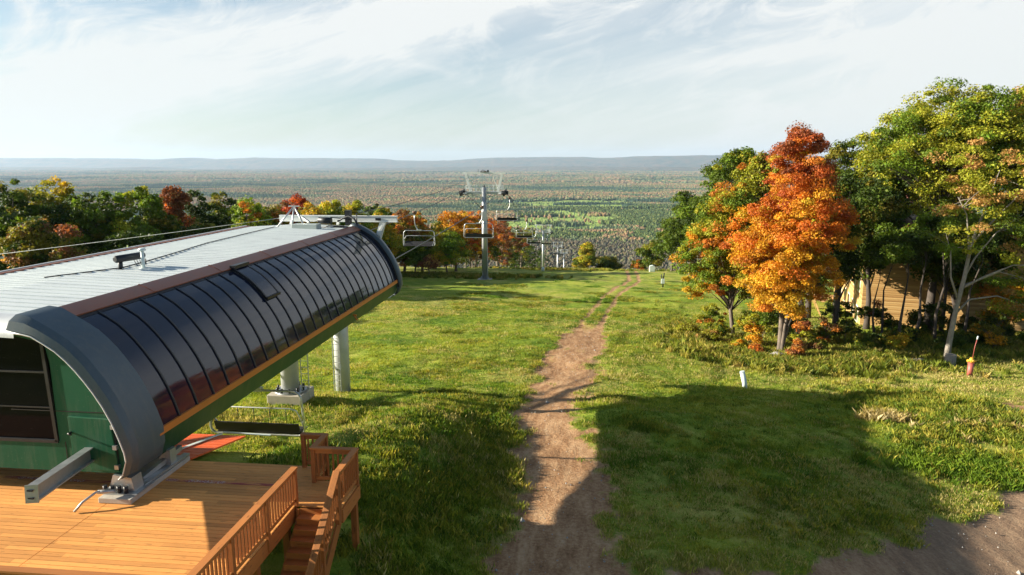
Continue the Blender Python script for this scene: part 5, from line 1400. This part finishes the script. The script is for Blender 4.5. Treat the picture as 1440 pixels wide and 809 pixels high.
def zonecol(x, y, r):
    n = len(x)
    a = fbm(x / 1500 + 3, y / 900, 61, 5); b = fbm(x / 330, y / 150, 62, 4); c = r.random(n)
    e = .50 * a + .40 * b + .10 * c
    P = [(0, (.018, .045, .03)), (.3, (.03, .065, .035)), (.42, (.07, .10, .035)), (.52, (.11, .12, .045)), (.62, (.17, .11, .05)), (.76, (.22, .12, .055)), (.88, (.16, .14, .05)), (1, (.09, .13, .04))]
    C = pal((e - .33) / .34, P)
    con = ((e - .33) / .34) < .4
    g_ = C.mean(1, keepdims=True); C = g_ + (C - g_) * .92
    return np.clip(C * 1.4 + .012, 0, 1), con
r = np.random.default_rng(90)
# near valley
n = 80000
y = 1120 + r.random(n) ** .8 * 2100; x = r.uniform(-.30, .26, n) * y
C, con = zonecol(x, y, r)
rad = r.uniform(3.2, 5.6, n); hg = r.uniform(9, 15, n)
u = x / y
# pale green young plantation on the plain, in two strips
def inb(cx, cy, rx, ry): return ((x - cx) / rx) ** 2 + ((y - cy) / ry) ** 2 + (fbm(x / 90, y / 90, 63, 3) - .5) * 1.4 < 1
pl_ = (inb(60, 3120, 470, 480) | inb(-110, 2300, 210, 430)) & (y < 3650) & (fbm(x / 330 + 9, y / 110, 66, 3) < .60)
keep_green = pl_ & (r.random(n) < .985)
C[keep_green] = pal(r.random(keep_green.sum()), [(0, (.19, .30, .07)), (.6, (.28, .38, .09)), (1, (.36, .42, .13))]); hg[keep_green] *= .22; rad[keep_green] *= 1.2; con[keep_green] = False
# dark conifers with lighter crowns south of it
dk_ = (~pl_) & (y > 1650) & (y < 3000) & (u > -.10) & (fbm(x / 200, y / 300, 64, 3) > .40)
C[dk_] = pal(r.random(dk_.sum()), [(0, (.035, .065, .028)), (.6, (.09, .13, .04)), (1, (.18, .20, .06))]); con[dk_] = r.random(dk_.sum()) < .6
# bare grey-brown wood at the foot of the hill
br_ = (y < 1650 + 250 * (fbm(x / 120, y / 200, 65, 3) - .5))
cc = pal(r.random(br_.sum()), [(0, (.08, .075, .055)), (.5, (.125, .11, .075)), (.75, (.15, .11, .065)), (.85, (.07, .10, .045)), (1, (.17, .16, .065))]); C[br_] = cc; con[br_] = r.random(br_.sum()) < .35; rad[br_] *= .85
forest('distant_forest', 'autumn forest with a pale green plantation on the near part of the plain', x, y, rad, hg, C, con)
n = 175000
y = 2200 + r.random(n) ** 1.1 * 4650; x = r.uniform(-1.02, .68, n) * y
kk = (y > 3150) | (x < -.28 * y) | (x > .25 * y); x = x[kk]; y = y[kk]; n = len(x)
C, con = zonecol(x, y, r)
pl2 = inb(60, 3120, 470, 480)
pl2 &= y < 3650; C[pl2] = pal(r.random(pl2.sum()), [(0, (.19, .30, .07)), (1, (.34, .40, .13))])
hg = r.uniform(9, 15, n); hg[pl2] *= .2
forest('distant_forest', 'mixed rust-red and dark green forest across the middle of the plain', x, y, r.uniform(6, 10, n), hg, C, con)
n = 90000
y = 6600 + r.random(n) ** 1.2 * 9500; x = r.uniform(-1.08, .74, n) * y
C, con = zonecol(x, y, r)
forest('distant_forest', 'hazy far forest towards the horizon hills', x, y, r.uniform(16, 28, n), r.uniform(14, 22, n), C, con)

# ------------------------------------------------------------------ hills on the horizon
def hillmat():
    m, nt, out = new_mat('wooded_hills'); p = nt.nodes.new('ShaderNodeBsdfPrincipled'); co = objco(nt)
    n = noise(nt, co, .004, 8, .65)
    lk(nt, ramp(nt, n, [(.35, (.03, .05, .03)), (.5, (.08, .07, .035)), (.65, (.13, .08, .04))]), p.inputs['Base Color'])
    p.inputs['Roughness'].default_value = .95; lk(nt, bump(nt, n, 1, 60), p.inputs['Normal'])
    lk(nt, p.outputs[0], out.inputs[0]); return m
M['hill'] = hillmat()
def hills(name, y0, depth, xa, xb, prof_fn, lab):
    nx_, ny_ = 420, 26
    xs_ = np.linspace(xa, xb, nx_); ts = np.linspace(0, 1, ny_)
    V = []
    for t in ts:
        s = math.sin(PI * t) ** .8
        hgt_ = prof_fn(xs_ + 300 * math.sin(t * 5)) * s * (1 + .12 * (fbm(xs_ / 700, np.full(nx_, t * 6), 71) - .5))
        V.append(np.stack([xs_, np.full(nx_, y0 + depth * t), -215 + hgt_ * 1.0 + 12 * s * (fbm(xs_ / 260, np.full(nx_, t * 9), 72) - .5)], 1))
    V = np.concatenate(V)
    I = (np.arange(ny_ - 1)[:, None] * nx_ + np.arange(nx_ - 1)[None]).ravel()
    o = quads_mesh(name, V, np.stack([I, I + 1, I + nx_ + 1, I + nx_], 1), M['hill'], smooth=True)
    tag(o, lab, None, None, 'structure')
def ridge(ctrl):
    xs_ = np.array([c[0] for c in ctrl], float); zs_ = np.array([c[1] for c in ctrl], float)
    return lambda x: np.interp(x, xs_, zs_) + 14 * (fbm(x / 900, x * 0, 73) - .5)
# x/y of the picture's columns: column u -> x = (u - 822)/960 * y
YH = 19500
K = YH / 940.0
ctl = [(-1400, 330), (0, 345), (60, 335), (130, 318), (185, 310), (205, 350), (222, 362), (235, 350), (255, 300), (300, 330), (330, 352), (370, 335), (450, 340), (520, 325), (545, 262), (600, 245), (640, 270), (700, 350), (760, 375), (830, 360), (860, 335), (905, 375), (960, 400), (1000, 410), (1100, 400), (1700, 330), (2600, 300)]
hills('hills', YH, 3500, -1900 * K, 1300 * K, ridge([((c[0] - 822) * K, c[1] * 1.0 + 10) for c in ctl]), 'blue wooded hills along the horizon')
ctl2 = [(-1200, 150), (0, 165), (70, 120), (120, 165), (150, 172), (180, 95), (300, 90), (420, 130), (560, 150), (700, 200), (800, 210), (900, 180), (1000, 190), (1600, 150)]
K2 = 14500 / 940.0
hills('nearer_rise', 14500, 2600, -1700 * K2, 1100 * K2, ridge([((c[0] - 822) * K2, c[1] * .62) for c in ctl2]), 'low wooded rise in front of the horizon hills')
xm = (222 - 822) * K
m = MB(); m.tube([(0, 0, 0), (0, 0, 190)], [5, 3], 6); m.box(-7, 7, -3, 3, 150, 156)
o = m.build('radio_mast', M['galv_light']); o.location = (xm, YH + 1700, 120); tag(o, 'tiny radio mast on the low summit of the horizon hills at left', 'radio mast')

# ------------------------------------------------------------------ air
m = MB(); m.box(-27500, 27500, -3500, 27800, -260, 420)
hz_m, nt, out = new_mat('haze_air')
pv = nt.nodes.new('ShaderNodeVolumePrincipled'); pv.inputs['Color'].default_value = (.55, .73, .98, 1); pv.inputs['Density'].default_value = HAZE; pv.inputs['Anisotropy'].default_value = .2
lk(nt, pv.outputs[0], out.inputs['Volume'])
o = m.build('haze', hz_m); tag(o, 'thin pale haze in the air over the plain', None, None, 'stuff')

# ------------------------------------------------------------------ sky, sun, camera
EL, TE = math.radians(SUN_EL), None
sdir = Vector((1, SUN_AZ, 0)).normalized() * math.cos(EL) - Vector((0, 0, math.sin(EL)))   # direction the light travels
sun = bpy.data.lights.new('sun', 'SUN'); sun.energy = SUN_E; sun.angle = math.radians(.53); sun.color = SUN_C
so = bpy.data.objects.new('sun', sun); col.objects.link(so); so.rotation_euler = sdir.to_track_quat('-Z', 'Y').to_euler()
w = bpy.data.worlds.new('World'); scene.world = w; w.use_nodes = True; nt = w.node_tree; nt.nodes.clear()
out = nt.nodes.new('ShaderNodeOutputWorld'); bg = nt.nodes.new('ShaderNodeBackground')
sky = nt.nodes.new('ShaderNodeTexSky'); sky.sky_type = 'NISHITA'; sky.sun_disc = False
sky.sun_elevation = EL; sky.sun_rotation = math.atan2(-sdir.x, -sdir.y) % (2 * PI)
sky.altitude = 500; sky.air_density = 1.0; sky.dust_density = 1.2; sky.ozone_density = 1.6
tc = nt.nodes.new('ShaderNodeTexCoord'); sx = nt.nodes.new('ShaderNodeSeparateXYZ'); lk(nt, tc.outputs['Generated'], sx.inputs[0])
dx, dy, dz = sx.outputs[0], sx.outputs[1], sx.outputs[2]
az = math_(nt, 'ARCTAN2', dx, dy); el = math_(nt, 'ARCSINE', dz)
def comb(a, b, c=0.0):
    q = nt.nodes.new('ShaderNodeCombineXYZ')
    for i, v_ in enumerate((a, b, c)):
        if hasattr(v_, 'links'): lk(nt, v_, q.inputs[i])
        else: q.inputs[i].default_value = v_
    return q.outputs[0]
# cirrus: long streaks that cross the sky obliquely
s1 = math_(nt, 'ADD', math_(nt, 'MULTIPLY', az, -.27), el)      # across the streaks (main band)
al = math_(nt, 'ADD', az, math_(nt, 'MULTIPLY', el, .27))
warp = noise(nt, comb(math_(nt, 'MULTIPLY', al, 3.0), math_(nt, 'MULTIPLY', s1, 6.0)), 1.0, 5, .6)
s1w = math_(nt, 'ADD', s1, math_(nt, 'MULTIPLY', math_(nt, 'SUBTRACT', warp, .5), .10))
def band(center, width, s=s1w):
    q = math_(nt, 'DIVIDE', math_(nt, 'SUBTRACT', s, center), width)
    return math_(nt, 'EXPONENT', math_(nt, 'MULTIPLY', math_(nt, 'MULTIPLY', q, q), -1.0))
fib = noise(nt, comb(math_(nt, 'MULTIPLY', al, 3.2), math_(nt, 'MULTIPLY', s1, 26.0)), 1.0, 7, .62, .5)
fine = noise(nt, comb(math_(nt, 'MULTIPLY', al, 7), math_(nt, 'MULTIPLY', s1, 14.0)), 1.0, 8, .65, .9)
main = math_(nt, 'MULTIPLY', band(.262, .05), ramp(nt, fib, [(.25, .55), (.6, 1.15)]))
# second thin streak at right, gentler slope
s2 = math_(nt, 'ADD', math_(nt, 'ADD', math_(nt, 'MULTIPLY', az, -.105), el), math_(nt, 'MULTIPLY', math_(nt, 'SUBTRACT', warp, .5), .05))
right_ = math_(nt, 'MULTIPLY', band(.108, .013, s2), math_(nt, 'MULTIPLY', math_(nt, 'SUBTRACT', az, .02), 4.0, clamp=True))
right_ = math_(nt, 'MULTIPLY', right_, ramp(nt, fib, [(.3, .25), (.6, .8)]))
# broad veil at left, patchy upper wisps
lf = math_(nt, 'MULTIPLY', math_(nt, 'SUBTRACT', -.52, az), 4.0, clamp=True)
veil = math_(nt, 'MULTIPLY', lf, ramp(nt, fine, [(.40, .0), (.70, .85)]))
wisp = math_(nt, 'MULTIPLY', ramp(nt, fine, [(.48, 0.0), (.66, .8)]), math_(nt, 'MULTIPLY', el, 3.0, clamp=True))
low = math_(nt, 'MULTIPLY', math_(nt, 'SUBTRACT', .24, el), 4.0, clamp=True)
thin = math_(nt, 'ADD', math_(nt, 'MULTIPLY', low, .5), math_(nt, 'MULTIPLY', ramp(nt, fib, [(.4, 0.0), (.75, .5)]), .6))
cl = math_(nt, 'ADD', math_(nt, 'ADD', main, math_(nt, 'ADD', right_, math_(nt, 'MULTIPLY', math_(nt, 'MINIMUM', math_(nt, 'ADD', az, .25, clamp=True), math_(nt, 'MULTIPLY', math_(nt, 'SUBTRACT', 1.4, az, clamp=True), 2.0, clamp=True)), .95))), math_(nt, 'ADD', veil, math_(nt, 'ADD', wisp, thin)), clamp=True)
front = math_(nt, 'MULTIPLY', math_(nt, 'SUBTRACT', 1.9, math_(nt, 'ABSOLUTE', az)), 1.6, clamp=True)
cl = math_(nt, 'MULTIPLY', cl, math_(nt, 'ADD', math_(nt, 'MULTIPLY', front, .85), .15))
over = math_(nt, 'MULTIPLY', math_(nt, 'SUBTRACT', el, .30), 5.0, clamp=True)
cl = math_(nt, 'MULTIPLY', cl, math_(nt, 'SUBTRACT', 1.0, math_(nt, 'MULTIPLY', over, .85)))
up_ = math_(nt, 'GREATER_THAN', dz, -.05)
ccol = mix(nt, math_(nt, 'MULTIPLY', el, 2.2, clamp=True), CLOUD_LOW, CLOUD_HI)
base_sky = mix(nt, 1.0, sky.outputs[0], SKY_TINT, 'MULTIPLY')
lk(nt, mix(nt, math_(nt, 'MULTIPLY', cl, .93), base_sky, ccol), bg.inputs['Color'])
bg.inputs['Strength'].default_value = SKY_S
lk(nt, bg.outputs[0], out.inputs[0])

cam = bpy.data.cameras.new('camera'); cam.sensor_width = 36; cam.lens = 24.0; cam.clip_end = 90000; cam.clip_start = .1
co = bpy.data.objects.new('camera', cam); col.objects.link(co)
co.location = (0, 0, 7.7); co.rotation_euler = (math.radians(90 - 10.41), 0, math.radians(5.97))
scene.camera = co
scene.render.engine = 'CYCLES'
scene.render.resolution_x = 1024; scene.render.resolution_y = 575
scene.cycles.max_bounces = 8; scene.cycles.diffuse_bounces = 3; scene.cycles.glossy_bounces = 3; scene.cycles.transmission_bounces = 3; scene.cycles.volume_bounces = 1; scene.cycles.transparent_max_bounces = 8
scene.cycles.use_denoising = True
vs = scene.view_settings
vs.view_transform = 'Standard'; vs.look = 'None'; vs.gamma = 1; vs.use_curve_mapping = False; vs.exposure = EXPO
